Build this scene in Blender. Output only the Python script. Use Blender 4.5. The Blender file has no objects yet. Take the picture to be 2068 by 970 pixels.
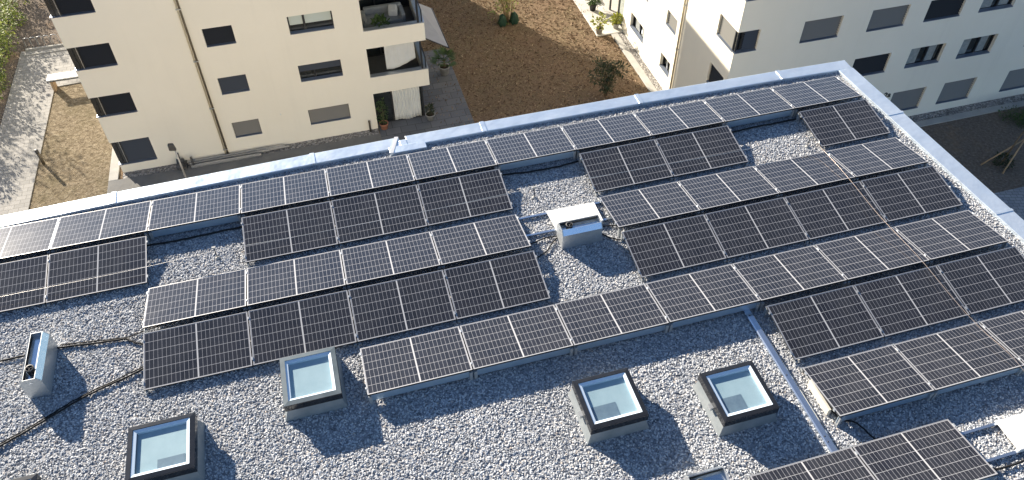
import bpy, bmesh, math, random
from mathutils import Vector, Matrix
from math import radians, sin, cos, pi
random.seed(7)
scene = bpy.context.scene
COL = scene.collection
G = -15.0                       # street level below the gravel roof (z = 0)

# ------------------------------------------------------------------ nodes / materials
class NT:
    def __init__(s, tree): s.t = tree; s.n = tree.nodes; s.l = tree.links
    def node(s, typ, **kw):
        n = s.n.new(typ)
        for k, v in kw.items():
            if k == 'inp':
                for a, b in v.items():
                    if hasattr(b, 'is_output'): s.l.new(b, n.inputs[a])
                    else: n.inputs[a].default_value = b
            else: setattr(n, k, v)
        return n
    def math(s, op, a, b=0.0, c=None, clamp=False):
        n = s.n.new('ShaderNodeMath'); n.operation = op; n.use_clamp = clamp
        for i, v in enumerate((a, b) if c is None else (a, b, c)):
            if hasattr(v, 'is_output'): s.l.new(v, n.inputs[i])
            else: n.inputs[i].default_value = v
        return n.outputs[0]
    def mix(s, fac, a, b):
        n = s.n.new('ShaderNodeMix'); n.data_type = 'RGBA'
        for k, v in ((0, fac), (6, a), (7, b)):
            if hasattr(v, 'is_output'): s.l.new(v, n.inputs[k])
            else: n.inputs[k].default_value = v if k == 0 else (tuple(v) + (1,))[:4]
        return n.outputs[2]
    def ramp(s, fac, stops, interp='LINEAR'):
        n = s.n.new('ShaderNodeValToRGB'); cr = n.color_ramp; cr.interpolation = interp
        while len(cr.elements) < len(stops): cr.elements.new(.5)
        for e, (p, c) in zip(cr.elements, stops): e.position = p; e.color = (tuple(c) + (1,))[:4]
        s.l.new(fac, n.inputs[0]); return n.outputs[0]
    def noise(s, scale, detail=4, rough=.55, vec=None, dist=0.0):
        n = s.n.new('ShaderNodeTexNoise'); n.inputs['Scale'].default_value = scale
        n.inputs['Detail'].default_value = detail; n.inputs['Roughness'].default_value = rough
        n.inputs['Distortion'].default_value = dist
        if vec is not None: s.l.new(vec, n.inputs['Vector'])
        return n.outputs[0]
    def voro(s, scale, vec=None, feature='F1', out=0):
        n = s.n.new('ShaderNodeTexVoronoi'); n.feature = feature; n.inputs['Scale'].default_value = scale
        if vec is not None: s.l.new(vec, n.inputs['Vector'])
        return n.outputs[out]
    def bump(s, h, strength, dist=.02):
        n = s.n.new('ShaderNodeBump'); n.inputs['Strength'].default_value = strength; n.inputs['Distance'].default_value = dist
        s.l.new(h, n.inputs['Height']); return n.outputs[0]

def mat(name, build=None, color=(.5, .5, .5), rough=.6, metal=0.0, spec=.5):
    m = bpy.data.materials.new(name); m.use_nodes = True
    t = NT(m.node_tree); t.n.clear()
    out = t.node('ShaderNodeOutputMaterial')
    p = t.node('ShaderNodeBsdfPrincipled')
    p.inputs['Base Color'].default_value = (tuple(color) + (1,))[:4]
    p.inputs['Roughness'].default_value = rough; p.inputs['Metallic'].default_value = metal
    p.inputs['Specular IOR Level'].default_value = spec
    t.l.new(p.outputs[0], out.inputs[0])
    if build: build(t, p, out)
    return m
def obj_co(t): return t.node('ShaderNodeTexCoord').outputs['Object']
def link(t, a, p, k): t.l.new(a, p.inputs[k])

def varied(c1, c2, scale=3.0, rough=.7, bump=0.0, bscale=40, detail=5, metal=0.0, spec=.4, name='m'):
    def b(t, p, o):
        co = obj_co(t)
        f = t.math('MULTIPLY_ADD', t.math('SUBTRACT', t.noise(scale, detail, .6, co), .5), 1.8, .5, clamp=True)
        link(t, t.mix(f, c1, c2), p, 'Base Color')
        if bump: link(t, t.bump(t.noise(bscale, 5, .6, co), bump), p, 'Normal')
    return mat(name, b, rough=rough, metal=metal, spec=spec)

def m_render(t, p, o):           # fine troweled render
    co = obj_co(t)
    f = t.noise(.55, 5, .62, co)
    c = t.mix(t.math('MULTIPLY_ADD', t.math('SUBTRACT', f, .5), 1.4, .5, clamp=True), (.81, .765, .655), (.86, .815, .705))
    n2 = t.node('ShaderNodeMapping'); t.l.new(co, n2.inputs[0]); n2.inputs['Scale'].default_value = (2.2, 2.2, .12)
    st = t.noise(1.0, 3, .6, n2.outputs[0])
    c = t.mix(t.math('MULTIPLY', t.math('SUBTRACT', st, .55, clamp=True), .5), c, (.62, .585, .5))
    link(t, c, p, 'Base Color')
    link(t, t.bump(t.noise(60, 3, .6, co), .12, .01), p, 'Normal')
M = {}
M['render'] = mat('cream_render', m_render, rough=.9, spec=.2)
M['render_dim'] = varied((.5, .47, .4), (.6, .56, .47), name='interior_render', rough=.9)
M['white'] = varied((.78, .78, .76), (.84, .84, .82), name='white_paint', rough=.5)
M['white_board'] = varied((.74, .74, .71), (.84, .84, .82), 6, name='white_ballast_slab', rough=.75, bump=.1)
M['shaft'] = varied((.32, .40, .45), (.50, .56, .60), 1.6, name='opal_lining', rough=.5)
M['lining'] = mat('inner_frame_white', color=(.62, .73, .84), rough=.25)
M['anthracite'] = varied((.022, .024, .027), (.034, .036, .04), 9, name='anthracite_frame', rough=.38)
M['sky_frame'] = varied((.014, .015, .017), (.026, .027, .03), 5, name='skylight_frame', rough=.16, spec=.7)
M['hazy_frame'] = varied((.10, .125, .135), (.17, .195, .205), 4, name='hazy_glass_border', rough=.2, spec=.7)
M['black_gap'] = mat('black_rubber', color=(.012, .012, .013), rough=.6)
M['blind_dark'] = mat('blind_slats_dark', color=(.026, .028, .033), rough=.6, spec=.2)  # one anthracite blind in several tones: slat shading put into the colour
M['blind_navy'] = mat('blind_slats_blue_grey', color=(.055, .062, .075), rough=.35)
M['blind_grey'] = mat('blind_slats_grey', color=(.19, .182, .165), rough=.4)
M['blind_sun'] = mat('blind_slats_sunlit', color=(.17, .17, .16), rough=.8, spec=.05)  # same blind again, toned for the sunlit wall
M['sill'] = mat('window_sill_metal', color=(.22, .26, .33), rough=.35, metal=.5)
M['curtain'] = varied((.56, .57, .55), (.66, .67, .65), 2, name='curtain_cloth', rough=.95)
M['net'] = varied((.2, .22, .22), (.36, .38, .37), 6, name='net_curtain', rough=.95)
M['shade'] = mat('inner_shade', color=(.5, .56, .53), rough=.9)
M['plastic_grey'] = varied((.30, .30, .29), (.42, .42, .4), 8, name='grey_plastic', rough=.6)
M['terracotta'] = varied((.42, .17, .1), (.52, .24, .15), 12, name='terracotta', rough=.85)
M['pot_stone'] = varied((.25, .25, .24), (.4, .39, .37), 9, name='stone_pot', rough=.9, bump=.3)
M['soil'] = varied((.03, .022, .016), (.06, .045, .03), 20, name='potting_soil', rough=1, bump=.6)
M['sofa'] = varied((.26, .28, .29), (.38, .4, .4), 5, name='sofa_fabric', rough=.95)
M['wood'] = varied((.3, .2, .11), (.46, .33, .2), 6, name='raw_wood', rough=.8)
M['bark'] = varied((.13, .09, .055), (.22, .16, .1), 14, name='bark', rough=.95, bump=.4)
M['awning'] = varied((.3, .3, .31), (.37, .37, .38), 1.5, name='awning_fabric', rough=.9)
M['green_cloth'] = varied((.008, .03, .018), (.02, .065, .035), 5, name='green_sheet', rough=.6)
M['pipe_cream'] = varied((.5, .44, .3), (.6, .52, .37), 2, name='cream_downpipe', rough=.45)
M['cream_block'] = varied((.52, .49, .42), (.62, .59, .52), 6, name='cream_block', rough=.9)
M['bronze'] = varied((.1, .085, .06), (.16, .13, .09), 3, name='bronze_pipe', rough=.45, metal=.3)
M['cable'] = mat('black_cable_sheath', color=(.016, .016, .017), rough=.7, spec=.25)
M['wire'] = mat('aluminium_wire', color=(.62, .6, .57), rough=.4, metal=.8)
M['copper'] = mat('coppery_wire', color=(.5, .41, .35), rough=.4, metal=.7)
M['alu'] = varied((.55, .55, .55), (.66, .66, .66), 8, name='panel_aluminium', rough=.42, metal=.55)
M['chrome_pipe'] = varied((.35, .36, .37), (.5, .5, .5), 6, name='galvanised_bar', rough=.4, metal=.7)
M['lamp_head'] = varied((.05, .05, .052), (.09, .09, .09), 8, name='lamp_head_grey', rough=.5)
M['pole'] = varied((.42, .4, .37), (.52, .5, .47), 5, name='lamp_pole_steel', rough=.45, metal=.4)
M['floor_room'] = varied((.13, .16, .2), (.17, .2, .25), 4, name='room_floor', rough=.7)
M['reflection'] = varied((.13, .17, .23), (.2, .245, .3), 9, name='reflection_grey', rough=.6)  # tone of the reflection painted under the skylight glass
M['number'] = mat('black_numeral', color=(.015, .015, .016), rough=.5)

def m_zinc(t, p, o):
    co = obj_co(t)
    f = t.noise(1.3, 4, .6, co, .6); g = t.noise(14, 3, .6, co)
    c = t.mix(f, (.70, .82, .93), (.86, .92, .96))
    c = t.mix(t.math('MULTIPLY', g, .2), c, (.5, .58, .66))
    link(t, c, p, 'Base Color')
    link(t, t.math('MULTIPLY_ADD', f, .22, .22), p, 'Roughness')
    link(t, t.bump(t.noise(2.6, 3, .55, co), .35, .06), p, 'Normal')
M['zinc'] = mat('parapet_sheet_metal', m_zinc, metal=.68)
def m_galv(t, p, o):
    co = obj_co(t)
    v = t.voro(60, co, out=1)
    h = t.node('ShaderNodeRGBToBW'); t.l.new(v, h.inputs[0])
    n = t.noise(7, 4, .65, co)
    c = t.mix(h.outputs[0], (.46, .49, .51), (.62, .64, .65))
    c = t.mix(t.math('MULTIPLY', n, .45), c, (.36, .38, .38))
    link(t, c, p, 'Base Color'); link(t, t.math('MULTIPLY_ADD', n, .25, .25), p, 'Roughness')
M['galv'] = mat('galvanised_sheet', m_galv, metal=.6)
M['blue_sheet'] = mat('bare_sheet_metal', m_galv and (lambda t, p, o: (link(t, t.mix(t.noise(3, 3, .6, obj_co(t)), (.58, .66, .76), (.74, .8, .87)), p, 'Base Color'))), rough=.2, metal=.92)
M['plate'] = varied((.30, .42, .55), (.42, .54, .66), 2, name='wind_plate_sheet', rough=.35, metal=.55)
M['flashing'] = varied((.15, .175, .19), (.26, .28, .29), 4, name='curb_flashing', rough=.55, bump=.15, bscale=15)

def m_cells(t, p, o):            # half-cut cells, 24 x 6, in metres on the UVs
    uv = t.node('ShaderNodeUVMap').outputs[0]
    s = t.node('ShaderNodeSeparateXYZ'); t.l.new(uv, s.inputs[0]); x, y = s.outputs[0], s.outputs[1]
    a = t.math('SUBTRACT', t.math('ABSOLUTE', x), .011)
    px = t.math('DIVIDE', a, .0703); fx = t.math('FRACT', px)
    py = t.math('DIVIDE', t.math('ADD', y, .519), .173); fy = t.math('FRACT', py)
    def near(f, w):
        d = t.math('MINIMUM', f, t.math('SUBTRACT', 1.0, f)); return t.math('LESS_THAN', d, w)
    l = t.math('MAXIMUM', near(fx, .0023 / .0703), near(fy, .0030 / .173))
    l = t.math('MAXIMUM', l, t.math('LESS_THAN', a, 0.0))
    l = t.math('MAXIMUM', l, t.math('GREATER_THAN', a, .0703 * 12 - .002))
    l = t.math('MAXIMUM', l, t.math('GREATER_THAN', t.math('ABSOLUTE', y), .519))
    cc = t.node('ShaderNodeCombineXYZ')
    for i, v in enumerate((t.math('FLOOR', t.math('DIVIDE', t.math('ADD', x, .9), .0703)), t.math('FLOOR', py))): t.l.new(v, cc.inputs[i])
    oi = t.node('ShaderNodeObjectInfo'); t.l.new(oi.outputs['Random'], cc.inputs[2])
    wn = t.node('ShaderNodeTexWhiteNoise'); t.l.new(cc.outputs[0], wn.inputs[0])
    cell = t.mix(wn.outputs[0], (.009, .010, .0145), (.016, .0175, .024))
    c = t.mix(l, cell, (.34, .34, .355))
    c = t.mix(near(fy, .0030 / .173), c, (.42, .42, .43)); c = t.mix(t.math('LESS_THAN', a, 0.0), c, (.5, .5, .5))
    co = t.node('ShaderNodeTexCoord').outputs['Object']
    va = t.node('ShaderNodeVectorMath'); va.operation = 'ADD'; t.l.new(co, va.inputs[0])
    cb = t.node('ShaderNodeCombineXYZ'); t.l.new(t.math('MULTIPLY', oi.outputs['Random'], 90.0), cb.inputs[0]); t.l.new(cb.outputs[0], va.inputs[1])
    d = t.noise(2.2, 6, .65, va.outputs[0], .4); d2 = t.noise(55, 3, .7, va.outputs[0])
    dust = t.math('MULTIPLY', t.math('MULTIPLY_ADD', d, 1.6, -.35, clamp=True), t.math('MULTIPLY_ADD', d2, .5, .3))
    c = t.mix(t.math('MULTIPLY_ADD', dust, .11, .006), c, (.42, .40, .37))
    link(t, c, p, 'Base Color')
    link(t, t.math('MULTIPLY_ADD', dust, .12, .22), p, 'Roughness')
    p.inputs['Coat Weight'].default_value = 1.0; p.inputs['Coat Roughness'].default_value = .05; p.inputs['Coat IOR'].default_value = 1.58; p.inputs['Coat Tint'].default_value = (1, 1, 1, 1)
M['cells'] = mat('solar_cells_under_glass', m_cells, rough=.12, spec=.12)
def m_glass(t, p, o):
    t.n.remove(p)
    tr = t.node('ShaderNodeBsdfTransparent'); tr.inputs[0].default_value = (.86, .95, .965, 1)
    gl = t.node('ShaderNodeBsdfGlossy'); gl.inputs['Roughness'].default_value = .02
    fr = t.node('ShaderNodeLayerWeight'); fr.inputs[0].default_value = .5
    mx = t.node('ShaderNodeMixShader')
    t.l.new(t.math('MULTIPLY_ADD', t.math('POWER', fr.outputs['Facing'], 4.0), .6, .10, clamp=True), mx.inputs[0]); t.l.new(tr.outputs[0], mx.inputs[1]); t.l.new(gl.outputs[0], mx.inputs[2])
    t.l.new(mx.outputs[0], o.inputs[0])
M['glass'] = mat('clear_glass', m_glass)
def m_pane(t, p, o):             # window panes seen against dark rooms
    link(t, t.mix(t.noise(.8, 2, .5, obj_co(t)), (.012, .016, .019), (.03, .036, .04)), p, 'Base Color')
M['pane'] = mat('dark_room_glass', m_pane, rough=.05, spec=.8)

def m_stone(t, p, o):
    r = t.node('ShaderNodeObjectInfo').outputs['Random']
    c = t.ramp(r, [(0, (.08, .09, .11)), (.2, (.24, .26, .295)), (.5, (.44, .47, .51)), (.8, (.62, .64, .66)), (.95, (.80, .79, .77)), (1, (.48, .40, .33))])
    gp_ = t.node('ShaderNodeNewGeometry').outputs['Position']
    big = t.math('MULTIPLY_ADD', t.noise(.55, 5, .65, gp_), 1.8, -.62, clamp=True)
    c = t.mix(t.math('MULTIPLY', big, .38), c, (.33, .325, .31))
    link(t, t.mix(t.math('MULTIPLY', t.noise(45, 3, .6, obj_co(t)), .25), c, (.3, .31, .33)), p, 'Base Color')
M['stone'] = mat('roof_pebble', m_stone, rough=.75, spec=.3)
M['gravel_bed'] = varied((.22, .225, .235), (.4, .405, .42), 34, name='gravel_bed', rough=.95)
def m_gstrip(t, p, o):
    co = obj_co(t); v = t.node('ShaderNodeTexVoronoi'); v.inputs['Scale'].default_value = 13; t.l.new(co, v.inputs['Vector'])
    h = t.node('ShaderNodeRGBToBW'); t.l.new(v.outputs[1], h.inputs[0])
    link(t, t.ramp(h.outputs[0], [(0, (.09, .085, .08)), (.5, (.24, .23, .22)), (1, (.5, .48, .45))]), p, 'Base Color')
    link(t, t.bump(t.math('SUBTRACT', 1.0, v.outputs[0]), 1.0, .06), p, 'Normal')
M['gravel_strip'] = mat('drip_strip_gravel', m_gstrip, rough=.95)
M['concrete'] = varied((.32, .315, .295), (.44, .43, .40), 1.6, name='edge_concrete', rough=.9, bump=.2)
M['footway'] = varied((.13, .13, .125), (.2, .2, .195), 1.2, name='footway_concrete', rough=.9, bump=.2)
def paver(name, c1, c2, w, h, gap=.018, gapc=(.05, .05, .05), rot=0.0, off=.5):
    def b(t, p, o):
        co = obj_co(t)
        mp = t.node('ShaderNodeMapping'); t.l.new(co, mp.inputs[0]); mp.inputs['Rotation'].default_value = (0, 0, rot)
        br = t.node('ShaderNodeTexBrick'); t.l.new(mp.outputs[0], br.inputs[0])
        br.offset = off; br.inputs['Scale'].default_value = 1; br.inputs['Mortar Size'].default_value = gap
        br.inputs['Brick Width'].default_value = w; br.inputs['Row Height'].default_value = h; br.inputs['Bias'].default_value = 0
        br.inputs['Color1'].default_value = c1 + (1,); br.inputs['Color2'].default_value = c2 + (1,); br.inputs['Mortar'].default_value = gapc + (1,)
        n = t.noise(1.2, 6, .65, co)
        link(t, t.mix(t.math('MULTIPLY', n, .5), br.outputs[0], tuple(v * .6 for v in c1)), p, 'Base Color')
    return mat(name, b, rough=.85, spec=.3)
M['patio'] = paver('patio_slabs', (.125, .135, .15), (.175, .18, .195), .8, .55, .012, (.045, .045, .05))
M['terrace'] = paver('terrace_slabs', (.62, .6, .55), (.68, .66, .6), 1.2, .3, .008, (.45, .43, .4))
M['path'] = paver('path_pavers', (.29, .285, .27), (.39, .38, .36), .45, .28, .012, (.16, .155, .14))
M['path_blue'] = paver('yard_pavers', (.3, .31, .33), (.4, .41, .43), .3, .2, .012, (.14, .14, .15), .3)
def m_lawn(t, p, o):
    co = obj_co(t)
    a = t.noise(.22, 5, .6, co); b2 = t.noise(1.4, 5, .65, co); f = t.noise(9, 5, .75, co)
    c = t.ramp(f, [(.28, (.085, .06, .042)), (.45, (.15, .105, .07)), (.58, (.215, .155, .10)), (.75, (.33, .255, .17))])
    c = t.mix(t.math('MULTIPLY_ADD', b2, 2.4, -.95, clamp=True), c, (.125, .115, .06))
    c = t.mix(t.math('MULTIPLY_ADD', a, 2.6, -1.1, clamp=True), c, (.22, .14, .095))
    n = t.node('ShaderNodeMix'); n.data_type = 'RGBA'; n.inputs[0].default_value = .45
    t.l.new(c, n.inputs[6]); t.l.new(t.ramp(f, [(.3, (.08, .055, .036)), (.7, (.33, .245, .16))]), n.inputs[7])
    link(t, n.outputs[2], p, 'Base Color'); link(t, t.bump(f, .9, .08), p, 'Normal')
M['lawn'] = mat('dry_lawn', m_lawn, rough=1, spec=.1)
def m_straw(t, p, o):
    co = obj_co(t); f = t.noise(5, 6, .75, co, .8); a = t.noise(.6, 4, .6, co)
    c = t.ramp(f, [(.3, (.075, .058, .04)), (.48, (.21, .17, .115)), (.7, (.40, .34, .25))])
    link(t, t.mix(t.math('MULTIPLY_ADD', a, 2, -.9, clamp=True), c, (.15, .13, .075)), p, 'Base Color'); link(t, t.bump(f, 1, .14), p, 'Normal')
M['straw'] = mat('straw_mulch', m_straw, rough=1, spec=.1)
def m_soil(t, p, o):
    co = obj_co(t); f = t.noise(7, 6, .75, co); a = t.noise(.45, 5, .65, co)
    c = t.ramp(f, [(.3, (.11, .09, .075)), (.55, (.21, .175, .145)), (.8, (.38, .33, .27))])
    c = t.mix(t.math('MULTIPLY_ADD', a, 4, -2.2, clamp=True), c, (.3, .21, .13))
    link(t, c, p, 'Base Color'); link(t, t.bump(f, 1, .1), p, 'Normal')
M['bed'] = mat('bare_soil', m_soil, rough=1, spec=.1)
def leafmat(name, c1, c2, c3):
    def b(t, p, o):
        g = t.node('ShaderNodeNewGeometry').outputs['Random Per Island']
        c = t.ramp(g, [(0, c1), (.5, c2), (1, c3)])
        link(t, c, p, 'Base Color'); p.inputs['Transmission Weight'].default_value = 0
        tl = t.node('ShaderNodeBsdfTranslucent'); t.l.new(c, tl.inputs[0])
        mx = t.node('ShaderNodeMixShader'); mx.inputs[0].default_value = .3
        t.l.new(p.outputs[0], mx.inputs[1]); t.l.new(tl.outputs[0], mx.inputs[2]); t.l.new(mx.outputs[0], o.inputs[0])
    return mat(name, b, rough=.55, spec=.4)
M['leaf_hedge'] = leafmat('hedge_leaf', (.09, .13, .03), (.20, .27, .05), (.38, .42, .10))
M['leaf_dark'] = leafmat('dark_leaf', (.02, .035, .015), (.04, .06, .025), (.09, .075, .035))
M['leaf_mid'] = leafmat('mid_leaf', (.035, .07, .02), (.06, .11, .03), (.10, .16, .045))
M['leaf_yellow'] = leafmat('yellow_leaf', (.16, .18, .02), (.25, .27, .03), (.35, .34, .05))
M['tuft'] = None
def m_tuft(t, p, o):
    r = t.node('ShaderNodeObjectInfo').outputs['Random']
    link(t, t.ramp(r, [(0, (.11, .075, .05)), (.4, (.18, .122, .08)), (.75, (.26, .185, .12)), (.95, (.42, .33, .22)), (1, (.13, .125, .06))]), p, 'Base Color')
M['tuft'] = mat('dry_grass_blade', m_tuft, rough=1, spec=.1)

# ------------------------------------------------------------------ mesh building
class MB:
    def __init__(s): s.v = []; s.f = []; s.sm = []; s.uv = None
    def add(s, vs, fs, smooth=False):
        o = len(s.v); s.v += [tuple(v) for v in vs]; s.f += [tuple(i + o for i in f) for f in fs]; s.sm += [smooth] * len(fs); return s
    def quad(s, a, b, c, d): return s.add((a, b, c, d), ((0, 1, 2, 3),))
    def box(s, x0, y0, z0, x1, y1, z1, M_=None):
        vs = [(x, y, z) for z in (z0, z1) for y in (y0, y1) for x in (x0, x1)]
        if M_ is not None: vs = [M_ @ Vector(v) for v in vs]
        return s.add(vs, ((0, 2, 3, 1), (4, 5, 7, 6), (0, 1, 5, 4), (2, 6, 7, 3), (0, 4, 6, 2), (1, 3, 7, 5)))
    def hexa(s, lo, hi):
        return s.add(list(lo) + list(hi), ((3, 2, 1, 0), (4, 5, 6, 7), (0, 1, 5, 4), (1, 2, 6, 5), (2, 3, 7, 6), (3, 0, 4, 7)))
    def prism(s, poly, axis, a, b):
        def mk(p, t):
            return {0: (t, p[0], p[1]), 1: (p[0], t, p[1]), 2: (p[0], p[1], t)}[axis]
        n = len(poly); vs = [mk(p, a) for p in poly] + [mk(p, b) for p in poly]
        return s.add(vs, [tuple(range(n - 1, -1, -1)), tuple(range(n, 2 * n))] + [(i, (i + 1) % n, n + (i + 1) % n, n + i) for i in range(n)])
    def tube(s, pts, r, n=8, cap=True, smooth=True):
        P = [Vector(p) for p in pts]; rings = []; R = r if isinstance(r, (list, tuple)) else [r] * len(P)
        up = Vector((0, 0, 1))
        for i, p in enumerate(P):
            d = (P[min(i + 1, len(P) - 1)] - P[max(i - 1, 0)]).normalized()
            a = d.cross(up if abs(d.z) < .95 else Vector((1, 0, 0))).normalized(); b = a.cross(d)
            rings.append([p + (a * cos(2 * pi * k / n) + b * sin(2 * pi * k / n)) * R[i] for k in range(n)])
        vs = [v for q in rings for v in q]; fs = []
        for i in range(len(P) - 1):
            for k in range(n): fs.append((i * n + k, i * n + (k + 1) % n, (i + 1) * n + (k + 1) % n, (i + 1) * n + k))
        if cap: fs += [tuple(range(n - 1, -1, -1)), tuple(range((len(P) - 1) * n, len(P) * n))]
        return s.add(vs, fs, smooth)
    def lathe(s, c, prof, n=20, smooth=True, close=True):
        vs = [(c[0] + r * cos(2 * pi * k / n), c[1] + r * sin(2 * pi * k / n), c[2] + z) for r, z in prof for k in range(n)]
        fs = [(i * n + k, i * n + (k + 1) % n, (i + 1) * n + (k + 1) % n, (i + 1) * n + k) for i in range(len(prof) - 1) for k in range(n)]
        if close: fs.append(tuple(range(n - 1, -1, -1)))
        return s.add(vs, fs, smooth)
    def leaf(s, p, d, up, l, w):
        d = d.normalized(); a = d.cross(up)
        if a.length < 1e-3: a = d.cross(Vector((1, .1, 0)))
        a.normalize(); nrm = a.cross(d)
        m = p + d * l * .5
        s.add((p, m + a * w * .5 - nrm * w * .12, p + d * l, m - a * w * .5 - nrm * w * .12), ((0, 1, 2), (0, 2, 3)))
    def build(s, name, material, parent=None, flip=False):
        me = bpy.data.meshes.new(name)
        off = parent.matrix_world.translation if False else (Vector(parent['org']) if parent is not None and 'org' in parent else Vector((0, 0, 0)))
        me.from_pydata([Vector(v) - off for v in s.v], [], s.f)
        me.polygons.foreach_set('use_smooth', s.sm); me.update()
        if material is not None: me.materials.append(material)
        o = bpy.data.objects.new(name, me); COL.objects.link(o)
        if parent is not None: o.parent = parent; 
        return o
def clean():
    for o in scene.objects:
        if 'org' in o: del o['org']
def thing(name, label, cat, loc=(0, 0, 0), group=None):
    o = bpy.data.objects.new(name, None); COL.objects.link(o); o.location = loc; o.empty_display_size = .2
    o['org'] = tuple(loc); o['label'] = label; o['category'] = cat
    if group: o['group'] = group
    return o
def sub(o):                       # let an existing part parent sub-parts written in the same world coordinates
    p = o.parent; org = Vector((0, 0, 0))
    while p is not None:
        if 'org' in p: org = Vector(p['org'])
        p = p.parent
    o['org'] = tuple(org); return o
def tag(o, label, cat, group=None):
    o['label'] = label; o['category'] = cat
    if group: o['group'] = group
    return o
def kind(o, k): o['kind'] = k; return o
def bevel(o, w=.01, seg=2):
    m = o.modifiers.new('bevel', 'BEVEL'); m.width = w; m.segments = seg; m.limit_method = 'ANGLE'; return o
def recentre(o):                  # origin of a one-mesh thing to its base
    me = o.data; xs = [v.co.x for v in me.vertices]; ys = [v.co.y for v in me.vertices]; zs = [v.co.z for v in me.vertices]
    c = Vector(((min(xs) + max(xs)) / 2, (min(ys) + max(ys)) / 2, min(zs)))
    me.transform(Matrix.Translation(-c)); o.location = c; return o

# ------------------------------------------------------------------ world, sun, camera
SUN = Vector((-.5225, .8526, math.tan(radians(22)))).normalized()
w = bpy.data.worlds.new('World'); scene.world = w; w.use_nodes = True
wt = NT(w.node_tree); wt.n.clear()
sky = wt.node('ShaderNodeTexSky'); sky.sky_type = 'NISHITA'; sky.sun_disc = False
sky.sun_elevation = radians(22); sky.sun_rotation = math.atan2(SUN.x, SUN.y); sky.altitude = 1800; sky.air_density = 1.0; sky.dust_density = .35; sky.ozone_density = 2.0
bg = wt.node('ShaderNodeBackground'); bg.inputs[1].default_value = .064
wo = wt.node('ShaderNodeOutputWorld'); wt.l.new(sky.outputs[0], bg.inputs[0]); wt.l.new(bg.outputs[0], wo.inputs[0])
sl = bpy.data.lights.new('sun', 'SUN'); sl.energy = 5.0; sl.angle = radians(.53); sl.color = (1.0, .89, .74)
so = bpy.data.objects.new('sun', sl); COL.objects.link(so); so.rotation_euler = (-SUN).to_track_quat('-Z', 'Y').to_euler(); so.location = (-20, 40, 30)
cam = bpy.data.cameras.new('camera'); co = bpy.data.objects.new('camera', cam); COL.objects.link(co); scene.camera = co
yaw, pit, rol = -.27606, .77992, -.00087
F_, CY_ = 1592.694, 414.045
fw = Vector((-sin(yaw) * cos(pit), cos(yaw) * cos(pit), -sin(pit))); rt = Vector((cos(yaw), sin(yaw), 0)); up = rt.cross(fw)
rt2 = rt * cos(rol) + up * sin(rol); up2 = -rt * sin(rol) + up * cos(rol)
co.matrix_world = Matrix(((rt2.x, up2.x, -fw.x, 0), (rt2.y, up2.y, -fw.y, 0), (rt2.z, up2.z, -fw.z, 11.4715), (0, 0, 0, 1)))
cam.sensor_width = 36; cam.lens = 36 * F_ / 2068; cam.shift_y = -(485 - CY_) / 2068; cam.clip_end = 3000; cam.clip_start = .1
vs = scene.view_settings; vs.view_transform = 'Standard'; vs.look = 'None'; vs.exposure = 1.48; vs.gamma = 1
scene.cycles.max_bounces = 8; scene.cycles.transparent_max_bounces = 16
scene.cycles.use_denoising = True

# ------------------------------------------------------------------ ground and paths
def sheet(name, x0, y0, x1, y1, z, m, n=1):
    b = MB(); b.quad((x0, y0, z), (x1, y0, z), (x1, y1, z), (x0, y1, z)); return kind(b.build(name, m), 'structure')
sheet('lawn', -900, -900, 900, 900, G - .02, M['lawn'])
sheet('soil_bed', 17.4, 20.12, 60, 25.46, G + .002, M['bed'])
sheet('soil_bed', -17.2, 46.3, -10.6, 60, G + .002, M['bed'])
sheet('straw_lawn', -15.0, 20, -10.9, 42.3, G + .006, M['straw'])
b = MB(); b.add([(-17.2, 16, G + .05), (-14.85, 16, G + .05), (-14.85, 41.8, G + .05), (-11.5, 42.0, G + .05), (-11.5, 46.0, G + .05), (-17.2, 46.1, G + .05),
                 (-17.2, 16, G - .3), (-14.85, 16, G - .3), (-14.85, 41.8, G - .3), (-11.5, 42.0, G - .3), (-11.5, 46.0, G - .3), (-17.2, 46.1, G - .3)],
                [(0, 1, 2, 3, 4, 5)] + [(i, i + 6, (i + 1) % 6 + 6, (i + 1) % 6) for i in range(6)])
kind(b.build('path', M['path']), 'structure')
sheet('yard', 17.4, -40, 60, 20.12, G + .01, M['path_blue'])
# drip strips and edges at the feet of both neighbours
sheet('gravel_strip', -10.7, 32.72, 2.05, 33.3, G + .01, M['gravel_strip'])
sheet('gravel_strip', 17.57, 26.0, 18.05, 38.33, G + .01, M['gravel_strip'])
sheet('gravel_strip', 17.57, 25.88, 46, 26.5, G + .014, M['gravel_strip'])
def slab(name, x0, y0, x1, y1, z0, z1, m): b = MB(); b.box(x0, y0, z0, x1, y1, z1); return kind(bevel(b.build(name, m), .015, 1), 'structure')
slab('footway', -11.35, 29.0, 2.097, 32.72, G - .2, G + .05, M['footway'])
slab('kerb', -11.35, 32.723, -10.9, 50, G - .2, G + .05, M['concrete'])
slab('kerb', 17.15, 25.46, 17.57, 38.33, G - .2, G + .05, M['concrete'])
slab('kerb', 17.573, 25.46, 46, 25.88, G - .2, G + .05, M['concrete'])
slab('patio', 2.1, 29.0, 7.06, 39.6, G - .2, G + .04, M['patio'])
slab('terrace', 16.25, 38.35, 19.6, 60, G - .2, G + .06, M['terrace'])

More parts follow.
